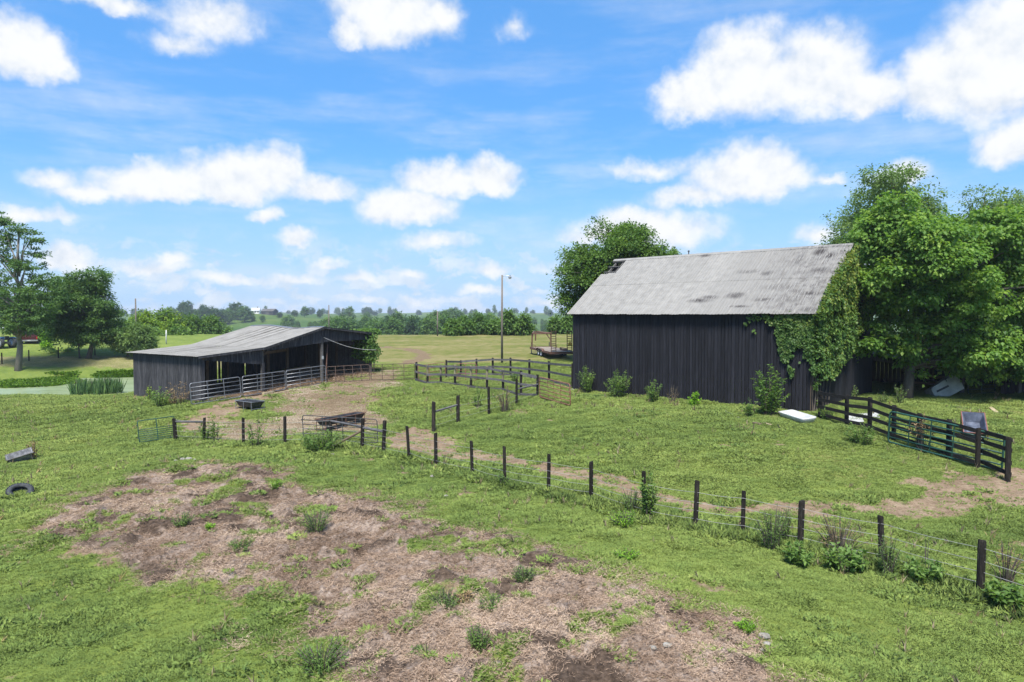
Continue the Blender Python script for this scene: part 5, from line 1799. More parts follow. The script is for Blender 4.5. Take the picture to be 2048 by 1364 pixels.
for k, (px, y, w, top, mt, lab) in enumerate([
    (905, 108, 16, 640, 'leaf_mid', 'bushy green hedge tree next to the leaning utility pole'), (928, 110, 22, 634, 'leaf_mid', 'full green hedge tree second from the leaning pole'), (962, 112, 24, 630, 'leaf_dark', 'dark green hedge tree in the middle of the crest hedge'),
    (990, 110, 16, 640, 'leaf_mid', 'low hedge tree behind the yard pole'), (1018, 106, 20, 622, 'leaf_mid', 'taller pointed hedge tree just past the yard pole'), (1048, 105, 20, 628, 'leaf_mid', 'pointed light green hedge tree above the trailer neck'),
    (1112, 112, 15, 636, 'leaf_mid', 'small tree behind the trailer ramps'), (1136, 112, 18, 634, 'leaf_mid', 'green tree beside the barn corner behind the trailer')]):
    b0 = gpt(px, y); bot = 668
    hh = (bot - top)
    make_tree('hedge_tree', lab, b0, px_lobes(y, [(px, top + hh * .2, w * .38, hh * .22), (px - w * .2, top + hh * .45, w * .62, hh * .3), (px + w * .25, top + hh * .5, w * .62, hh * .3), (px, top + hh * .78, w, hh * .28)], 40 + k),
              .40, 170, 18, .62, mt, 70 + k, 'bark', .12, inner=.35)


# ------------------------------------------------------------------ woods in the valley and on the far ridge
def proto_tree(kind, seed, mat, shape):
    lobes = [(np.array(c, float), r) for c, r in shape]
    V, Fc, tint, P = crown(lobes, 150, 15, .85, 1.05, seed, inner=.45)
    me = tri_mesh('far_crown', V, Fc, tint, MAT[mat])
    tr = limb_mesh((0, 0, 0), (0, 0, 7), .28, [c for c, r in lobes], lobes, seed, 6).mesh('far_trunk'); tr.materials.append(MAT['bark'])
    return me, tr


PROTO = [proto_tree('a', 201, 'leaf_far', [((0, 0, 8), (3.4, 3.4, 3)), ((-2, .5, 6), (3, 3, 2.5)), ((2.2, -.5, 6.2), (3, 3, 2.6)), ((0, 0, 4), (3.6, 3.6, 2.4))]),
         proto_tree('b', 202, 'leaf_far', [((0, 0, 7), (4.4, 4.4, 3.2)), ((-3, 0, 5), (3, 3, 2.6)), ((3, 1, 5), (3.2, 3.2, 2.6)), ((0, -1, 3), (4.2, 4, 2))]),
         proto_tree('c', 203, 'leaf_mid', [((0, 0, 9), (2.4, 2.4, 3)), ((0, 0, 6), (3.2, 3.2, 3)), ((.5, 0, 3), (3.0, 3.0, 2.2))]),
         proto_tree('d', 204, 'leaf_dark', [((0, 0, 7.5), (3.0, 3.0, 3.2)), ((1.8, 0, 5), (2.6, 2.6, 2.6)), ((-1.6, .4, 4.4), (2.8, 2.8, 2.4))])]


def far_tree(label, group, px, y, s, k=None):
    k = random.randrange(4) if k is None else k
    x = (px - 1024) / F_PX * y
    root = thing('woodland_tree', label, 'tree', ground(x, y) - (0, 0, .4), random.uniform(0, 6.28), group)
    root.scale = (s * random.uniform(.85, 1.2), s * random.uniform(.85, 1.2), s)
    link('crown', PROTO[k][0], None, root); link('trunk', PROTO[k][1], None, root)


random.seed(11)
for i in range(150):
    px = random.uniform(650, 985); y = random.uniform(250, 450)
    if px > 900: y = random.uniform(280, 450)
    far_tree('dark leafy tree in the valley wood beyond the mown field', 'trees of the valley wood', px, y, random.uniform(.85, 1.35))
for i in range(30):
    px = random.uniform(560, 720); y = random.uniform(420, 560)
    far_tree('small dark tree on the valley slope below the far hedges', 'trees on the valley slope', px, y, random.uniform(.7, 1.1))
for i in range(22):
    px = 325 + i * 7.8 + random.uniform(-4, 4)
    far_tree('dark tree in the wood along the green hilltop', 'trees of the hilltop wood', px, random.uniform(560, 640), random.uniform(1.0, 1.5), random.choice([0, 1, 3]))
for i in range(120):
    px = random.uniform(-60, 1150); y = random.uniform(1150, 1650)
    far_tree('distant hedgerow tree on the far ridge line', 'hedgerow trees on the far ridge', px, y, random.uniform(.7, 1.4))
for i in range(16):
    px = random.uniform(1000, 1150); y = random.uniform(380, 900)
    far_tree('scattered tree in the fields beyond the crest hedge', 'field trees beyond the crest', px, y, random.uniform(.5, .9))
for (px, y, s) in [(610, 700, 1.1), (505, 600, .7), (525, 590, .6), (560, 650, .6), (590, 690, .7), (640, 720, .9), (700, 620, 1.3), (735, 640, 1.1), (690, 640, 1.0), (905, 520, 1.6), (920, 540, 1.5), (970, 520, 1.3)]:
    far_tree('lone tree standing along the far hill hedges', 'lone trees on the far hill', px, y, s)
for i in range(26):
    px = random.uniform(-160, 120); y = random.uniform(120, 190)
    far_tree('background tree behind the lawn where the pickup stands'.replace('background tree', 'leafy tree'), 'trees behind the lawn', px, y, random.uniform(.55, .8))
for i in range(14):
    px = random.uniform(1880, 2300); y = random.uniform(75, 130)
    far_tree('leafy tree behind the lean-to and catalpa', 'trees behind the lean-to', px, y, random.uniform(.7, 1.0))


# ------------------------------------------------------------------ ivy and vines
def in_poly(P, x, y):
    ins = np.zeros(np.shape(x), bool)
    for i in range(len(P)):
        ax, ay = P[i]; bx_, by = P[(i + 1) % len(P)]
        c = ((ay > y) != (by > y)) & (x < (bx_ - ax) * (y - ay) / (by - ay + 1e-12) + ax)
        ins ^= c
    return ins


def project(P):
    d = P - CAM
    c, s = math.cos(PITCH), math.sin(PITCH)
    zc = d[:, 1] * c - d[:, 2] * s
    yc = d[:, 1] * s + d[:, 2] * c
    return 1024 + F_PX * d[:, 0] / zc, 682 - F_PX * yc / zc


def build_ivy():
    g = np.random.default_rng(88)
    C, O = [], []
    # front wall patch: its outline on the wall in metres along and up, read from the photograph
    n = 26000
    a = g.uniform(8.5, BLEN + .2, n); z = g.uniform(1.2, 6.15, n)
    W = np.stack([BARN_L[0] + BU[0] * a, BARN_L[1] + BU[1] * a, z], 1)
    x, y = project(W)
    x = x + (fbm(a * 2, z * 2, 3, 71) - .5) * 46; y = y + (fbm(a * 2 + 9, z * 2, 3, 72) - .5) * 60
    m = in_poly([(1478, 622), (1500, 645), (1545, 650), (1562, 688), (1582, 750), (1597, 705), (1610, 695), (1622, 740), (1640, 758), (1650, 620)], x, y)
    m &= g.random(n) < .22 + .78 * sstep(x, 1520, 1585)
    a, z = a[m], z[m]
    th = .04 + .30 * fbm(a * 1.2, z * 1.2, 3, 73) * g.random(len(a)) * sstep(a, 10, 14)
    q = np.stack([BARN_L[0] + BU[0] * a - BV[0] * th, BARN_L[1] + BU[1] * a - BV[1] * th, z], 1)
    C.append(q); O.append(np.broadcast_to([-BV[0], -BV[1], .35], q.shape))
    # gable end
    n = 26000
    v = g.uniform(-.25, 7.4, n); z = g.uniform(1.9, 10.3, n)
    top = EAVE_Z + SLOPE * (np.minimum(v, BW - v) + .35)
    low = 2.0 + 1.1 * fbm(v * 1.3, v * 0, 3, 74) + .25 * np.maximum(v - 1.5, 0) + 1.5 * sstep(v, 4.2, 6.4)
    m = (z < top + .12 * fbm(v * 3, z * 3, 2, 75)) & (z > low)
    m &= fbm(v * 1.1, z * 1.1, 3, 77) > .28 + .22 * sstep(v, 4.5, 7.4)
    v, z = v[m], z[m]
    th = .05 + (.75 * fbm(v * .9, z * .9, 3, 76) + .10) * g.random(len(v)) ** .7
    a = BLEN + .03 + th
    q = np.stack([BARN_L[0] + BU[0] * a + BV[0] * v, BARN_L[1] + BU[1] * a + BV[1] * v, z], 1)
    C.append(q); O.append(np.broadcast_to([BU[0], BU[1], .35], q.shape))
    # over the verge and along the eave
    n = 2600
    l = g.uniform(-.1, 4.6, n); v = -.35 + l; z = EAVE_Z + SLOPE * l + g.uniform(-.25, .16, n)
    a = BLEN + .36 + g.normal(0, .13, n) - .22 * fbm(l * 1.5, l * 0, 3, 79) + .2
    q = np.stack([BARN_L[0] + BU[0] * a + BV[0] * v, BARN_L[1] + BU[1] * a + BV[1] * v, z], 1)
    C.append(q); O.append(np.broadcast_to([BU[0] * .6, BU[1] * .6, .8], q.shape))
    C = np.concatenate(C); O = np.concatenate(O)
    M = len(C)
    A = np.array([0, 0, -.8]) + O * .5 + g.normal(size=(M, 3)) * .45
    N = O + np.array([0, 0, .35]) + g.normal(size=(M, 3)) * .4
    L = .145 * g.uniform(.7, 1.35, M)
    V, Fc = leaf_arrays(C, A, N, L, L * .85)
    hue = .25 + .5 * fbm(C[:, 0] * 1.2 + C[:, 1], C[:, 2] * 1.2, 3, 78) + .35 * sstep(C[:, 2], 5.0, 7.5) * (g.random(M) < .65) - .08  # upper leaves paler and yellower: light from above painted into the tint
    tint = np.repeat(np.clip(hue + g.normal(0, .08, M), 0, 1), 4)
    base = barn_pt(BLEN + .15, .6, 0); base[2] = Zs(base[0], base[1])
    root = thing('ivy', 'thick ivy climbing over the barn corner and gable end', 'ivy', base)
    link('foliage', tri_mesh('foliage', V - base, Fc, tint, MAT['leaf_ivy']), None, root)
    st = MB()
    for k in range(7):
        v0 = .2 + k * .35
        P = [barn_pt(BLEN + .05, v0, Zs(*barn_pt(BLEN, v0, 0)[:2]) - .05)]
        for j in range(1, 8):
            P.append(barn_pt(BLEN + .06, v0 + .25 * math.sin(j * 1.1 + k), P[0][2] + j * .75))
        st.tube(P, [.045 - .005 * j for j in range(8)], 5)
    part(root, 'stem', st, MAT['bark'])


build_ivy()


def build_shed_vine():
    g = np.random.default_rng(89)
    n = 4200
    t = 15.2 + g.normal(0, .42, n); s = g.uniform(-.5, 1.8, n); z = g.uniform(2.1, 4.85, n)
    wd = .30 + .9 * sstep(z, 2.0, 3.4)
    m = (np.abs(t - 15.0) < wd) & (fbm(t * 1.5 + s, z * 1.5, 3, 81) > .42)
    t, s, z = t[m], s[m], z[m]
    q = np.stack([SHED_A[0] + SF[0] * t + SG[0] * s, SHED_A[1] + SF[1] * t + SG[1] * s, z], 1)
    M = len(q)
    V, Fc = leaf_arrays(q, np.array([.3, -.3, -.6]) + g.normal(size=(M, 3)) * .5, np.array([.6, -.6, .5]) + g.normal(size=(M, 3)) * .4, .2 * g.uniform(.7, 1.3, M), .15)
    base = shed_pt(15.25, -.1, 0); base[2] = Zs(base[0], base[1])
    root = thing('vine', 'leafy vine hanging over the far corner of the cattle shed', 'vine', base)
    link('foliage', tri_mesh('foliage', V - base, Fc, np.repeat(np.clip(g.normal(.45, .2, M), 0, 1), 4), MAT['leaf_mid']), None, root)
    part(root, 'stem', MB().tube([base, base + (.05, 0, 1.2), base + (-.05, .05, 2.4), base + (0, 0, 3.2)], [.05, .045, .04, .02], 6), MAT['bark'])


build_shed_vine()


# ------------------------------------------------------------------ weeds and bushes
def weed(name, label, base, h, w, mat, stems, leaves, leaf, seed, group=None, upright=.75, wide=.4, cat='plant', stem_mat='bark', start=.12):
    g = np.random.default_rng(seed)
    base = np.array(base, float)
    root = thing(name, label, cat, base, group=group)
    sm = MB(); C, A, N, T = [], [], [], []
    for k in range(stems):
        th = g.uniform(0, 6.28); r = w * .5 * math.sqrt(g.random())
        tip = np.array([math.cos(th) * r, math.sin(th) * r, h * g.uniform(.6, 1.05) * (1 - .35 * (r / (w * .5 + 1e-6)) ** 2)])
        ft = np.array([math.cos(th) * r * .35, math.sin(th) * r * .35, -.05])
        mid = lerp(ft, tip, .5) * np.array([1 - .25 * upright, 1 - .25 * upright, 1.08])
        sm.tube([ft, mid, tip], [.014, .010, .004], 4)
        tc = g.normal(.5, .18)
        for j in range(leaves):
            f = start + (1 - start) * g.random()
            p = lerp(lerp(ft, mid, f), lerp(mid, tip, f), f)
            o = unit(np.array([g.normal(), g.normal(), g.normal() * .5 + .15]))
            C.append(p + o * leaf * .6); A.append(o + np.array([0, 0, .1])); N.append(np.array([0, 0, 1]) + g.normal(size=3) * .4); T.append(np.clip(tc + g.normal(0, .1), 0, 1))
    C = np.array(C)
    L = leaf * g.uniform(.6, 1.3, len(C))
    V, Fc = leaf_arrays(C, np.array(A), np.array(N), L, L * wide)
    link('foliage', tri_mesh('foliage', V, Fc, np.repeat(np.array(T), 4), MAT[mat]), None, root)
    part(root, 'stem', sm, MAT[stem_mat], world=False)
    return root


sd = 300
def W(name, label, px, py, hp, wp, mat, stems, leaves, leaf, **kw):
    global sd
    sd += 1
    q_ = hit(px, py)
    return weed(name, label, q_, hp / F_PX * q_[1], wp / F_PX * q_[1], mat, stems, leaves, leaf, sd, **kw)


# along the barn
W('tall_weed', 'tall leafy weed clump by the barn corner and corral post', 1172, 785, 55, 40, 'leaf_weed', 26, 34, .15)
W('tall_weed', 'broad leafy weed clump second from the corral along the barn', 1236, 793, 58, 62, 'leaf_weed', 34, 34, .15)
W('tall_weed', 'leaning weed clump in the middle of the barn wall', 1306, 804, 48, 40, 'leaf_weed', 20, 30, .14)
W('tall_weed', 'bright lime shrub at the foot of the barn wall', 1388, 812, 30, 32, 'leaf_lime', 16, 30, .14, wide=.55)
W('tall_weed', 'arching green shrub beside the tall barn bush', 1478, 802, 50, 46, 'leaf_lime', 12, 26, .16, wide=.5, start=.45)
W('tall_weed', 'large spreading bush against the barn near the ivy', 1538, 828, 100, 72, 'leaf_mid', 34, 44, .17, wide=.5)
W('tall_weed', 'thin yellow-green shoot rising above the barn bush', 1520, 812, 108, 10, 'leaf_lime', 3, 60, .11, wide=.6, start=.4)
W('dry_weed', 'bare grey twiggy weed against the barn boards', 1344, 805, 40, 36, 'leaf_dry', 16, 5, .1, wide=.2)
W('tall_weed', 'dark low weed beside the white basin', 1500, 832, 34, 40, 'leaf_weed', 18, 24, .13)
W('tall_weed', 'low weed under the start of the black board fence', 1655, 838, 30, 34, 'leaf_weed', 16, 24, .13)
W('tall_weed', 'vine tuft at the barn corner above the board fence', 1632, 820, 45, 26, 'leaf_mid', 8, 24, .13, start=.4)
W('tall_weed', 'bushy weed against the middle of the black board fence', 1722, 888, 42, 70, 'leaf_weed', 26, 34, .12)
W('dry_weed', 'dry tan weed tangle on the black board fence', 1845, 905, 85, 50, 'leaf_dry', 22, 16, .11, wide=.3, start=.6)
W('flowering_weed', 'pale flowering weed below the catalpa trunk', 1800, 808, 42, 30, 'leaf_grey', 16, 24, .10)
W('flowering_weed', 'small pale flowering weed behind the board fence', 1765, 805, 26, 30, 'leaf_grey', 12, 18, .10)
W('tall_weed', 'grey-green weed beside the galvanised gate', 1705, 795, 26, 26, 'leaf_grey', 12, 18, .12)
# along the wire fence
W('tall_weed', 'big dark weed clump swallowing the fence brace', 640, 902, 44, 96, 'leaf_weed', 60, 36, .12)
W('tall_weed', 'tall thin weed on the second fence post', 412, 882, 52, 26, 'leaf_weed', 9, 32, .13)
W('tall_weed', 'tall dark-topped weed between fence posts', 432, 884, 62, 22, 'leaf_weed', 7, 30, .13, start=.35)
W('tall_weed', 'leaning pale weed between two fence posts', 512, 892, 66, 44, 'leaf_weed', 10, 26, .15, start=.25)
W('tall_weed', 'tall dense weed hiding a fence post', 1296, 1036, 105, 40, 'leaf_weed', 18, 44, .13)
W('tall_weed', 'feathery bush left of the densely weeded post'.replace('left of', 'next to'), 1262, 1026, 60, 50, 'leaf_grey', 30, 24, .10, wide=.2)
W('tall_weed', 'feathery grey-green bush by the fence', 1545, 1098, 95, 70, 'leaf_grey', 36, 30, .10, wide=.22)
W('tall_weed', 'dark feathery weed behind the thick fence post', 1570, 1085, 90, 30, 'leaf_grey', 16, 30, .10, wide=.22)
W('tall_weed', 'broad-leaved weed in front of the thick fence post', 1602, 1130, 46, 66, 'leaf_weed', 18, 26, .15, wide=.5)
W('tall_weed', 'broad-leaved weed clump on the fence line near the last posts', 1690, 1140, 50, 90, 'leaf_weed', 26, 26, .16, wide=.5)
W('tall_weed', 'feathery weed round the next to last fence post', 1775, 1150, 90, 46, 'leaf_grey', 26, 28, .10, wide=.22)
W('tall_weed', 'low leafy weed clump before the last fence post', 1850, 1165, 44, 90, 'leaf_weed', 26, 24, .14, wide=.5)
W('tall_weed', 'leafy weed clump past the last fence post', 2020, 1215, 50, 90, 'leaf_weed', 26, 24, .16, wide=.5)
W('tall_weed', 'single tall dead stalk among the fence weeds', 1852, 1140, 100, 10, 'leaf_grey', 3, 24, .07, wide=.2)
W('dry_grass', 'tan dry grass stalks between the fence posts', 1680, 1105, 80, 110, 'leaf_dry', 60, 7, .10, wide=.12, start=.5)
W('dry_grass', 'tan dry grass stalks beyond the last fence post', 2010, 1165, 90, 90, 'leaf_dry', 34, 7, .10, wide=.12, start=.5)
W('tall_weed', 'small dark weed at the foot of a thick fence post', 1006, 972, 34, 30, 'leaf_weed', 14, 22, .10)
W('tall_weed', 'young green plant inside the cross fence', 955, 815, 46, 24, 'leaf_weed', 8, 26, .13, start=.3)
W('dry_grass', 'dry seed grass by the cross fence', 1010, 822, 50, 50, 'leaf_dry', 40, 6, .12, wide=.12, start=.4)
W('tall_weed', 'green shrub inside the corral near the barn', 1030, 765, 30, 26, 'leaf_mid', 10, 24, .15)
# shed and pond
W('dry_weed', 'dry brown weeds against the shed end wall', 355, 808, 50, 60, 'leaf_dry', 30, 16, .13, wide=.3)
W('tall_weed', 'mixed green weeds at the shed corner by the pond', 322, 812, 40, 60, 'leaf_weed', 26, 26, .14)
W('dry_weed', 'yellowing weed at the back corner of the shed', 300, 800, 34, 24, 'leaf_yellow', 12, 20, .13)
W('dry_grass', 'tan dead weed standing in the broken trough', 66, 915, 44, 26, 'leaf_dry', 16, 16, .13, wide=.25)
W('garden_plant', 'bright green garden shrub on the lawn beyond the pond', 93, 699, 20, 24, 'leaf_lime', 16, 26, .3, wide=.6)
W('garden_plant', 'low pale garden bed beneath the dense tree', 120, 705, 12, 80, 'leaf_weed', 30, 14, .3, wide=.6)
W('garden_plant', 'light green sapling behind the pickup', 95, 690, 40, 50, 'leaf_lime', 24, 26, .34, wide=.5)
# on the litter patch
for (px, py, hp, wp, mt, lab) in [(632, 1072, 52, 64, 'leaf_weed', 'bushy dark green weed on the litter below the grass bank'), (890, 1212, 44, 60, 'leaf_grey', 'feathery grey weed in the middle of the litter'), (930, 1206, 30, 36, 'leaf_dry', 'faded tan weed beside the feathery grey weed'),
                              (1046, 1163, 44, 44, 'leaf_grey', 'round blue-green weed alone on the litter'), (958, 1296, 54, 56, 'leaf_weed', 'tall green weed near the grey stone'), (985, 1215, 34, 60, 'leaf_weed', 'low spreading green weed between two litter mounds'),
                              (365, 1065, 40, 44, 'leaf_weed', 'pale green weed on the upper litter'), (420, 1075, 16, 16, 'leaf_lime', 'little bright weed on the upper litter'), (552, 988, 22, 26, 'leaf_lime', 'bright broad-leaved weed at the litter edge'),
                              (640, 1340, 60, 110, 'leaf_weed', 'big soft green weed mass beside dark soil'), (480, 1100, 26, 40, 'leaf_weed', 'small weed beside a litter ridge'), (1490, 1275, 24, 36, 'leaf_lime', 'lime green tuft beside white stones'),
                              (835, 1310, 30, 36, 'leaf_weed', 'green tuft touching the grey stone'), (1250, 1050, 36, 60, 'leaf_lime', 'yellow-green tuft at the fence weeds'), (1255, 1115, 22, 50, 'leaf_lime', 'flat yellow-green tuft in the grass strip')]:
    W('litter_weed', lab, px, py, hp * .85, wp * 1.25, mt, int(14 + wp * .5), 26, .06, wide=.32)
# cattails in the pond
cq = at_z(172, 790, WATER_Z + .05)
g = np.random.default_rng(55)
rt = thing('cattail_reeds', 'stand of cattail reeds growing in the duckweed pond', 'reeds', cq)
n = 900
bx_ = np.stack([g.uniform(-1.9, 1.9, n), g.uniform(-.3, 3.2, n), np.zeros(n)], 1)
bx_ = bx_[(np.abs(bx_[:, 0]) / 1.9) ** 2 + ((bx_[:, 1] - 1.4) / 1.9) ** 2 < 1]
n = len(bx_)
Lr = g.uniform(.8, 1.55, n)
Ar = np.array([0, 0, 1.0]) + g.normal(size=(n, 3)) * .13
V, Fc = leaf_arrays(bx_ + unit(Ar) * Lr[:, None] * .5 - (0, 0, .1), Ar, g.normal(size=(n, 3)), Lr, .07, .05, .1)
link('blades', tri_mesh('blades', V, Fc, np.repeat(g.random(n), 4), MAT['leaf_reed']), None, rt)
hd = MB()
for k in range(14):
    p = bx_[k * 7 % n]
    hd.tube([p + (0, 0, .95), p + (0.03, 0, 1.15)], .025, 6)
part(rt, 'seed_head', hd, MAT['bark'], world=False)


# ------------------------------------------------------------------ scattered ground cover
def tuft_proto(name, n, h, spread, w, seed, mat, flat=.25):
    g = np.random.default_rng(seed)
    th = g.uniform(0, 6.28, n); r = spread * np.sqrt(g.random(n))
    b = np.stack([np.cos(th) * r, np.sin(th) * r, np.zeros(n)], 1)
    A = np.stack([np.cos(th) * flat, np.sin(th) * flat, np.ones(n)], 1) + g.normal(size=(n, 3)) * np.array([.35, .35, .15])
    L = h * g.uniform(.5, 1.2, n)
    V, Fc = leaf_arrays(b + unit(A) * L[:, None] * .48, A, g.normal(size=(n, 3)) + np.array([0, 0, .4]), L, w * g.uniform(.7, 1.4, n), .1, .3)
    o = bpy.data.objects.new(name, tri_mesh(name, V, Fc, None, mat))
    return o


def straw_proto(name, n, seed, mat):
    g = np.random.default_rng(seed)
    C = np.stack([g.normal(0, .12, n), g.normal(0, .12, n), g.uniform(.0, .05, n)], 1)
    th = g.uniform(0, 6.28, n)
    A = np.stack([np.cos(th), np.sin(th), g.normal(0, .25, n)], 1)
    V, Fc = leaf_arrays(C, A, np.array([0, 0, 1]) + g.normal(size=(n, 3)) * .4, g.uniform(.06, .17, n), .009, .1, .1)
    return bpy.data.objects.new(name, tri_mesh(name, V, Fc, None, mat))


def chip_proto(name, n, seed, mat):
    g = np.random.default_rng(seed)
    V, Fc = [], []
    for k in range(n):
        c = np.array([g.normal(0, .16), g.normal(0, .16), .01]); s = g.uniform(.012, .035)
        P = c + np.array([(1, 0, 0), (-.6, .8, 0), (-.5, -.9, 0), (0, 0, .8)]) * s * g.uniform(.7, 1.3, (4, 1))
        i = len(V); V += list(P); Fc += [(i, i + 1, i + 3), (i + 1, i + 2, i + 3), (i + 2, i, i + 3)]
    return bpy.data.objects.new(name, tri_mesh(name, np.array(V), np.array(Fc), None, mat))


def scatter(name, label, pts, scale, tint, protos, tilt=.0):
    col = bpy.data.collections.new(name + '_sources')
    for p in protos: col.objects.link(p)
    me = bpy.data.meshes.new(name)
    n = len(pts)
    me.vertices.add(n); me.vertices.foreach_set('co', np.ascontiguousarray(pts, np.float32).ravel())
    for nm, arr in (('tint', tint), ('size', scale), ('spin', rng.uniform(0, 6.28, n))):
        a = me.attributes.new(nm, 'FLOAT', 'POINT'); a.data.foreach_set('value', np.ascontiguousarray(arr, np.float32))
    me.update()
    o = link(name, me)
    tag(o, label, kind='stuff')
    ng = bpy.data.node_groups.new(name, 'GeometryNodeTree')
    ng.interface.new_socket('Geometry', in_out='INPUT', socket_type='NodeSocketGeometry')
    ng.interface.new_socket('Geometry', in_out='OUTPUT', socket_type='NodeSocketGeometry')
    N = ng.nodes; Lk = ng.links
    gi = N.new('NodeGroupInput'); go = N.new('NodeGroupOutput')
    ip = N.new('GeometryNodeInstanceOnPoints'); ci = N.new('GeometryNodeCollectionInfo')
    ci.inputs['Collection'].default_value = col
    ci.inputs['Separate Children'].default_value = True; ci.inputs['Reset Children'].default_value = True
    def named(nm):
        nd = N.new('GeometryNodeInputNamedAttribute'); nd.data_type = 'FLOAT'; nd.inputs[0].default_value = nm
        return nd.outputs[0]
    cx = N.new('ShaderNodeCombineXYZ'); Lk.new(named('spin'), cx.inputs[2])
    m2p = N.new('GeometryNodeMeshToPoints')
    Lk.new(gi.outputs[0], m2p.inputs['Mesh']); Lk.new(m2p.outputs[0], ip.inputs['Points'])
    Lk.new(ci.outputs[0], ip.inputs['Instance'])
    ip.inputs['Pick Instance'].default_value = True
    Lk.new(cx.outputs[0], ip.inputs['Rotation']); Lk.new(named('size'), ip.inputs['Scale'])
    Lk.new(ip.outputs[0], go.inputs[0])
    md = o.modifiers.new('scatter', 'NODES'); md.node_group = ng
    return o


def field_points(n, y0, y1, power, seed):
    g = np.random.default_rng(seed)
    u = g.random(n)
    e = 2 - power                                # density falls as y ** -power, strip width grows as y
    y = (y0 ** e + u * (y1 ** e - y0 ** e)) ** (1 / e)
    x = g.uniform(-1, 1, n) * (y * .86 + 5.0)
    return x, y, g


def clear_of_buildings(x, y):
    d = np.stack([x, y], -1)
    qa = (d - BARN_L) @ BU; qv = (d - BARN_L) @ BV
    barn_in = (qa > -.05) & (qa < BLEN + .05) & (qv > -.03) & (qv < BW)
    ta = (d - SHED_A) @ SF; ts = (d - SHED_A) @ SG
    shed_in = (ta > -.03) & (ta < 15.3) & (ts > .1) & (ts < SL)
    return ~(barn_in | shed_in)


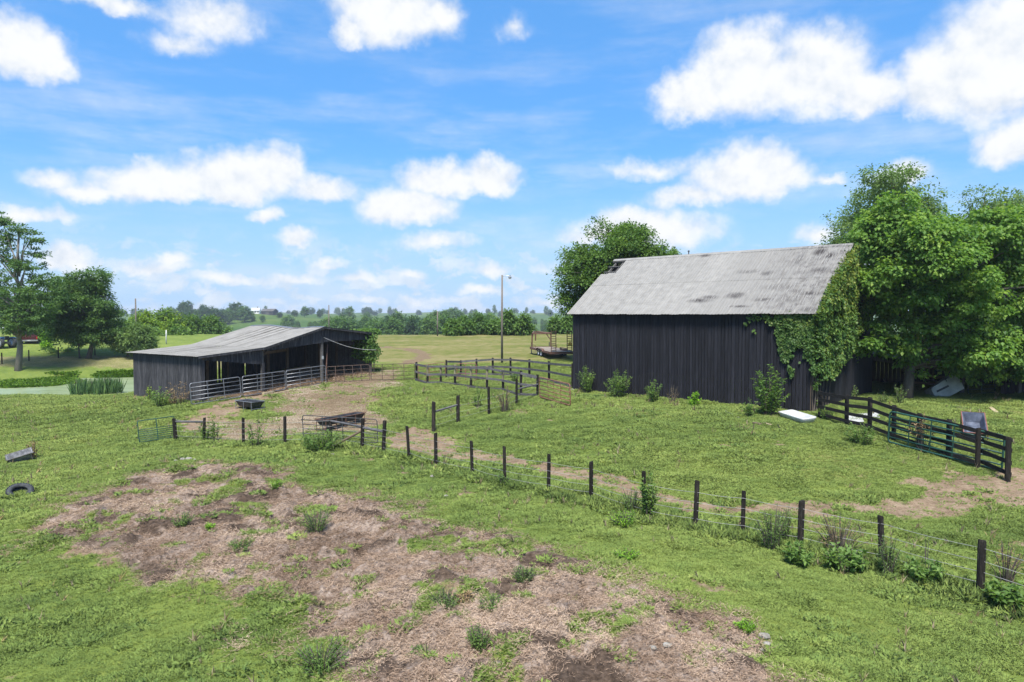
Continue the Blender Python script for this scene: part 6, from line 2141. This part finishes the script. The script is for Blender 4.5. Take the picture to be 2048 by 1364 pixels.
def build_cover():
    x, y, g = field_points(400000, 8.2, 62, 1.6, 401)
    man, gra, dirt, dry = masks(x, y)
    cover = np.clip(1 - man * 1.02 - gra * .95 - dirt * .95, 0, 1)
    patch = fbm(x * .5, y * .5, 4, 402)
    keep = (g.random(len(x)) < cover * (.78 + .4 * sstep(patch, .3, .6))) & clear_of_buildings(x, y)
    z = Z(x, y)
    keep &= z > WATER_Z + .05
    x, y, z, dry = x[keep], y[keep], z[keep], dry[keep]
    lush = fbm(x * .22, y * .22, 4, 403); fine = fbm(x * 1.4, y * 1.4, 3, 404)
    tint = .14 + .72 * lush + .52 * (fine - .5) + .18 * dry + g.normal(0, .07, len(x))
    near_f = np.exp(-(line_d([tuple(p[:2]) for p in WB], x, y) / .55) ** 2)
    sz = (.42 + .026 * y) * g.uniform(.6, 1.25, len(x)) * (1 + 1.0 * near_f) * (.72 + .6 * sstep(fbm(x * .8, y * .8, 3, 405), .40, .66))
    tint = tint - .16 * near_f
    protos = [tuft_proto('grass_tuft_%s' % c, 30, .085, .11, .017, 410 + i, MAT['grass'], 1.1) for i, c in enumerate('abc')]
    protos += [tuft_proto('grass_leafy_%s' % c, 22, .07, .11, .034, 420 + i, MAT['grass'], 1.6) for i, c in enumerate('ab')]
    scatter('grass', 'short grazed green grass covering the pasture', np.stack([x, y, z - .01], 1), sz, np.clip(tint, 0, 1), protos)
    # coarser weeds through the grass
    x, y, g = field_points(15000, 8.5, 48, 1.1, 431)
    man, gra, dirt, dry = masks(x, y)
    f = fbm(x * .45, y * .45, 4, 432)
    near_f = np.exp(-(line_d([tuple(p[:2]) for p in WB], x, y) / .7) ** 2)
    inman = sstep(poly_sd('manure', x, y), -.5, 1)
    pr = np.clip(.9 * sstep(f, .56, .68) + near_f * .9, 0, 1) * (1 - gra * .8) * (1 - dirt * .85) * (1 - man * .75)
    pr = np.maximum(pr, .26 * inman * sstep(fbm(x * 1.1, y * 1.1, 3, 433), .45, .6))
    keep = (g.random(len(x)) < pr) & clear_of_buildings(x, y)
    x, y, near_f = x[keep], y[keep], near_f[keep]
    z = Z(x, y); ok = z > WATER_Z + .05
    x, y, z, near_f = x[ok], y[ok], z[ok], near_f[ok]
    protos = [tuft_proto('weed_tuft_%s' % c, 60, .085, .15, .034, 440 + i, MAT['grass'], 1.0) for i, c in enumerate('abc')]
    scatter('weeds', 'low coarse weeds dotted through the pasture', np.stack([x, y, z - .01], 1), (1.0 + .02 * y) * g.uniform(.5, 1.3, len(x)) * (1 + .5 * near_f),
            np.clip(.28 + .7 * (fbm(x * .3, y * .3, 3, 441) - .35) + g.normal(0, .14, len(x)), 0, 1), protos)
    # rank growth along the wire fence
    g = np.random.default_rng(501)
    pts = []
    for (p, q), k in zip(zip(WB[:-1], WB[1:]), range(len(WB) - 1)):
        n = int(np.linalg.norm(q - p) * (10 if k < 10 else 30))
        f = g.random(n)[:, None]
        pts.append(np.hstack([p[None, :2] + (q - p)[None, :2] * f + np.stack([g.normal(0, .30, n), g.normal(-.12, .38, n)], 1), np.full((n, 1), .6 if k < 10 else 1.0)]))
    e = WB[-1] + (WB[-1] - WB[-2]) * 1.3
    f = g.random(90)[:, None]
    pts.append(np.hstack([WB[-1][None, :2] + (e - WB[-1])[None, :2] * f + g.normal(0, .38, (90, 2)), np.ones((90, 1))]))
    P = np.concatenate(pts)
    ok = fbm(P[:, 0] * .7, P[:, 1] * .7, 3, 502) > .40
    P = P[ok]
    scatter('fence_weeds', 'rank green weeds growing along the foot of the wire fence', np.stack([P[:, 0], P[:, 1], Z(P[:, 0], P[:, 1]) - .02], 1), P[:, 2] * g.uniform(.55, 1.45, len(P)), np.clip(g.normal(.36, .2, len(P)), 0, 1),
            [tuft_proto('fence_weed_%s' % c, 90, .20, .17, .030, 505 + i, MAT['grass'], .6) for i, c in enumerate('abc')])
    # dead stems and seed heads standing above the turf
    x, y, g = field_points(3600, 8.5, 50, .8, 491)
    man, gra, dirt, dry = masks(x, y)
    keep = (g.random(len(x)) < .12 + .88 * sstep(fbm(x * .35, y * .35, 3, 492), .48, .62)) & (man + gra + dirt < .8) & clear_of_buildings(x, y)
    x, y = x[keep], y[keep]; z = Z(x, y); ok = z > WATER_Z + .05; x, y, z = x[ok], y[ok], z[ok]
    scatter('dry_stems', 'thin tan dead grass stems standing in the pasture', np.stack([x, y, z], 1), (.8 + .012 * y) * g.uniform(.6, 1.5, len(x)), np.clip(g.normal(.8, .12, len(x)), 0, 1),
            [tuft_proto('stem_%s' % c, 6, .20, .08, .005, 495 + i, MAT['stems'], .5) for i, c in enumerate('ab')])
    # straw litter on the manure
    x, y, g = field_points(135000, 8.2, 34, 1.2, 451)
    man, gra, dirt, dry = masks(x, y)
    keep = g.random(len(x)) < man * (1 - .92 * clods(x, y, man))
    x, y = x[keep], y[keep]
    z = Z(x, y)
    tint = np.clip(.58 + 1.5 * (fbm(x * .8, y * .8, 4, 453) - .5) + g.normal(0, .12, len(x)), 0, 1)
    scatter('straw_litter', 'matted brown straw litter on the manure patch', np.stack([x, y, z + .005], 1), g.uniform(.6, 1.25, len(x)), tint, [straw_proto('straw_%s' % c, 16, 455 + i, MAT['litter']) for i, c in enumerate('abc')])
    # gravel chips in the yard
    x, y, g = field_points(60000, 30, 58, .8, 461)
    man, gra, dirt, dry = masks(x, y)
    keep = (g.random(len(x)) < gra * .8) & clear_of_buildings(x, y)
    x, y = x[keep], y[keep]
    scatter('gravel', 'pale limestone gravel spread over the shed yard', np.stack([x, y, Z(x, y)], 1), g.uniform(.8, 1.8, len(x)), np.clip(.55 + 1.3 * (fbm(x * .35, y * .35, 3, 462) - .5) + g.normal(0, .15, len(x)), 0, 1), [chip_proto('chips_%s' % c, 14, 465 + i, MAT['chips']) for i, c in enumerate('ab')])
    # hay on the shed floor
    g = np.random.default_rng(471)
    n = 5000
    t = g.uniform(.3, 15, n); s = g.uniform(-.6, 7.5, n)
    q_ = SHED_A[None] + SF[None] * t[:, None] + SG[None] * s[:, None]
    zz = Z(q_[:, 0], q_[:, 1]) + .35 * sstep(fbm(t * .6, s * .6, 3, 472), .45, .7) * sstep(s, .2, 1.2)
    scatter('loose_hay', 'loose brown hay bedding on the cattle shed floor', np.stack([q_[:, 0], q_[:, 1], zz], 1), g.uniform(1.2, 2.4, n), np.clip(g.normal(.6, .2, n), 0, 1), [straw_proto('hay_%s' % c, 22, 475 + i, MAT['litter']) for i, c in enumerate('ab')])
    # bright weed mats along the pond margin
    g = np.random.default_rng(481)
    n = 9000
    x = g.uniform(-58, -26, n); y = g.uniform(52, 78, n); z = Z(x, y)
    f = fbm(x * .35, y * .35, 3, 482)
    far_edge = (y > 66) & (z > WATER_Z - .06) & (z < WATER_Z + .5)
    isl = np.exp(-((x + 46) / 4.0) ** 2 - ((y - 66) / 4.5) ** 2) > .45
    keep = (far_edge & (f > .42)) | (isl & (f > .36))
    x, y, z = x[keep], y[keep], np.maximum(z[keep], WATER_Z)
    scatter('pond_weed', 'bright green weed mats floating along the pond margin', np.stack([x, y, z], 1), g.uniform(2.2, 4.5, len(x)), np.clip(g.normal(.5, .2, len(x)), 0, 1), [tuft_proto('mat_%s' % c, 26, .08, .14, .05, 485 + i, MAT['pond_weed'], .9) for i, c in enumerate('ab')])


build_cover()

# ------------------------------------------------------------------ summer haze over the far hills
def build_haze():
    m = bpy.data.materials.new('summer_haze'); m.use_nodes = True
    g = NT(m.node_tree); g.n.clear()
    out = g.node('ShaderNodeOutputMaterial')
    v = g.node('ShaderNodeVolumePrincipled')
    v.inputs['Color'].default_value = (.80, .88, 1.0, 1)
    v.inputs['Density'].default_value = .00022
    v.inputs['Anisotropy'].default_value = .1
    g.l.new(v.outputs[0], out.inputs['Volume'])
    o = link('haze', MB().box((-7000, -40, -32), (7000, 4500, 34)).mesh('haze'), m)
    tag(o, 'pale summer haze lying over the fields', kind='stuff')
    o.display_type = 'WIRE'


build_haze()
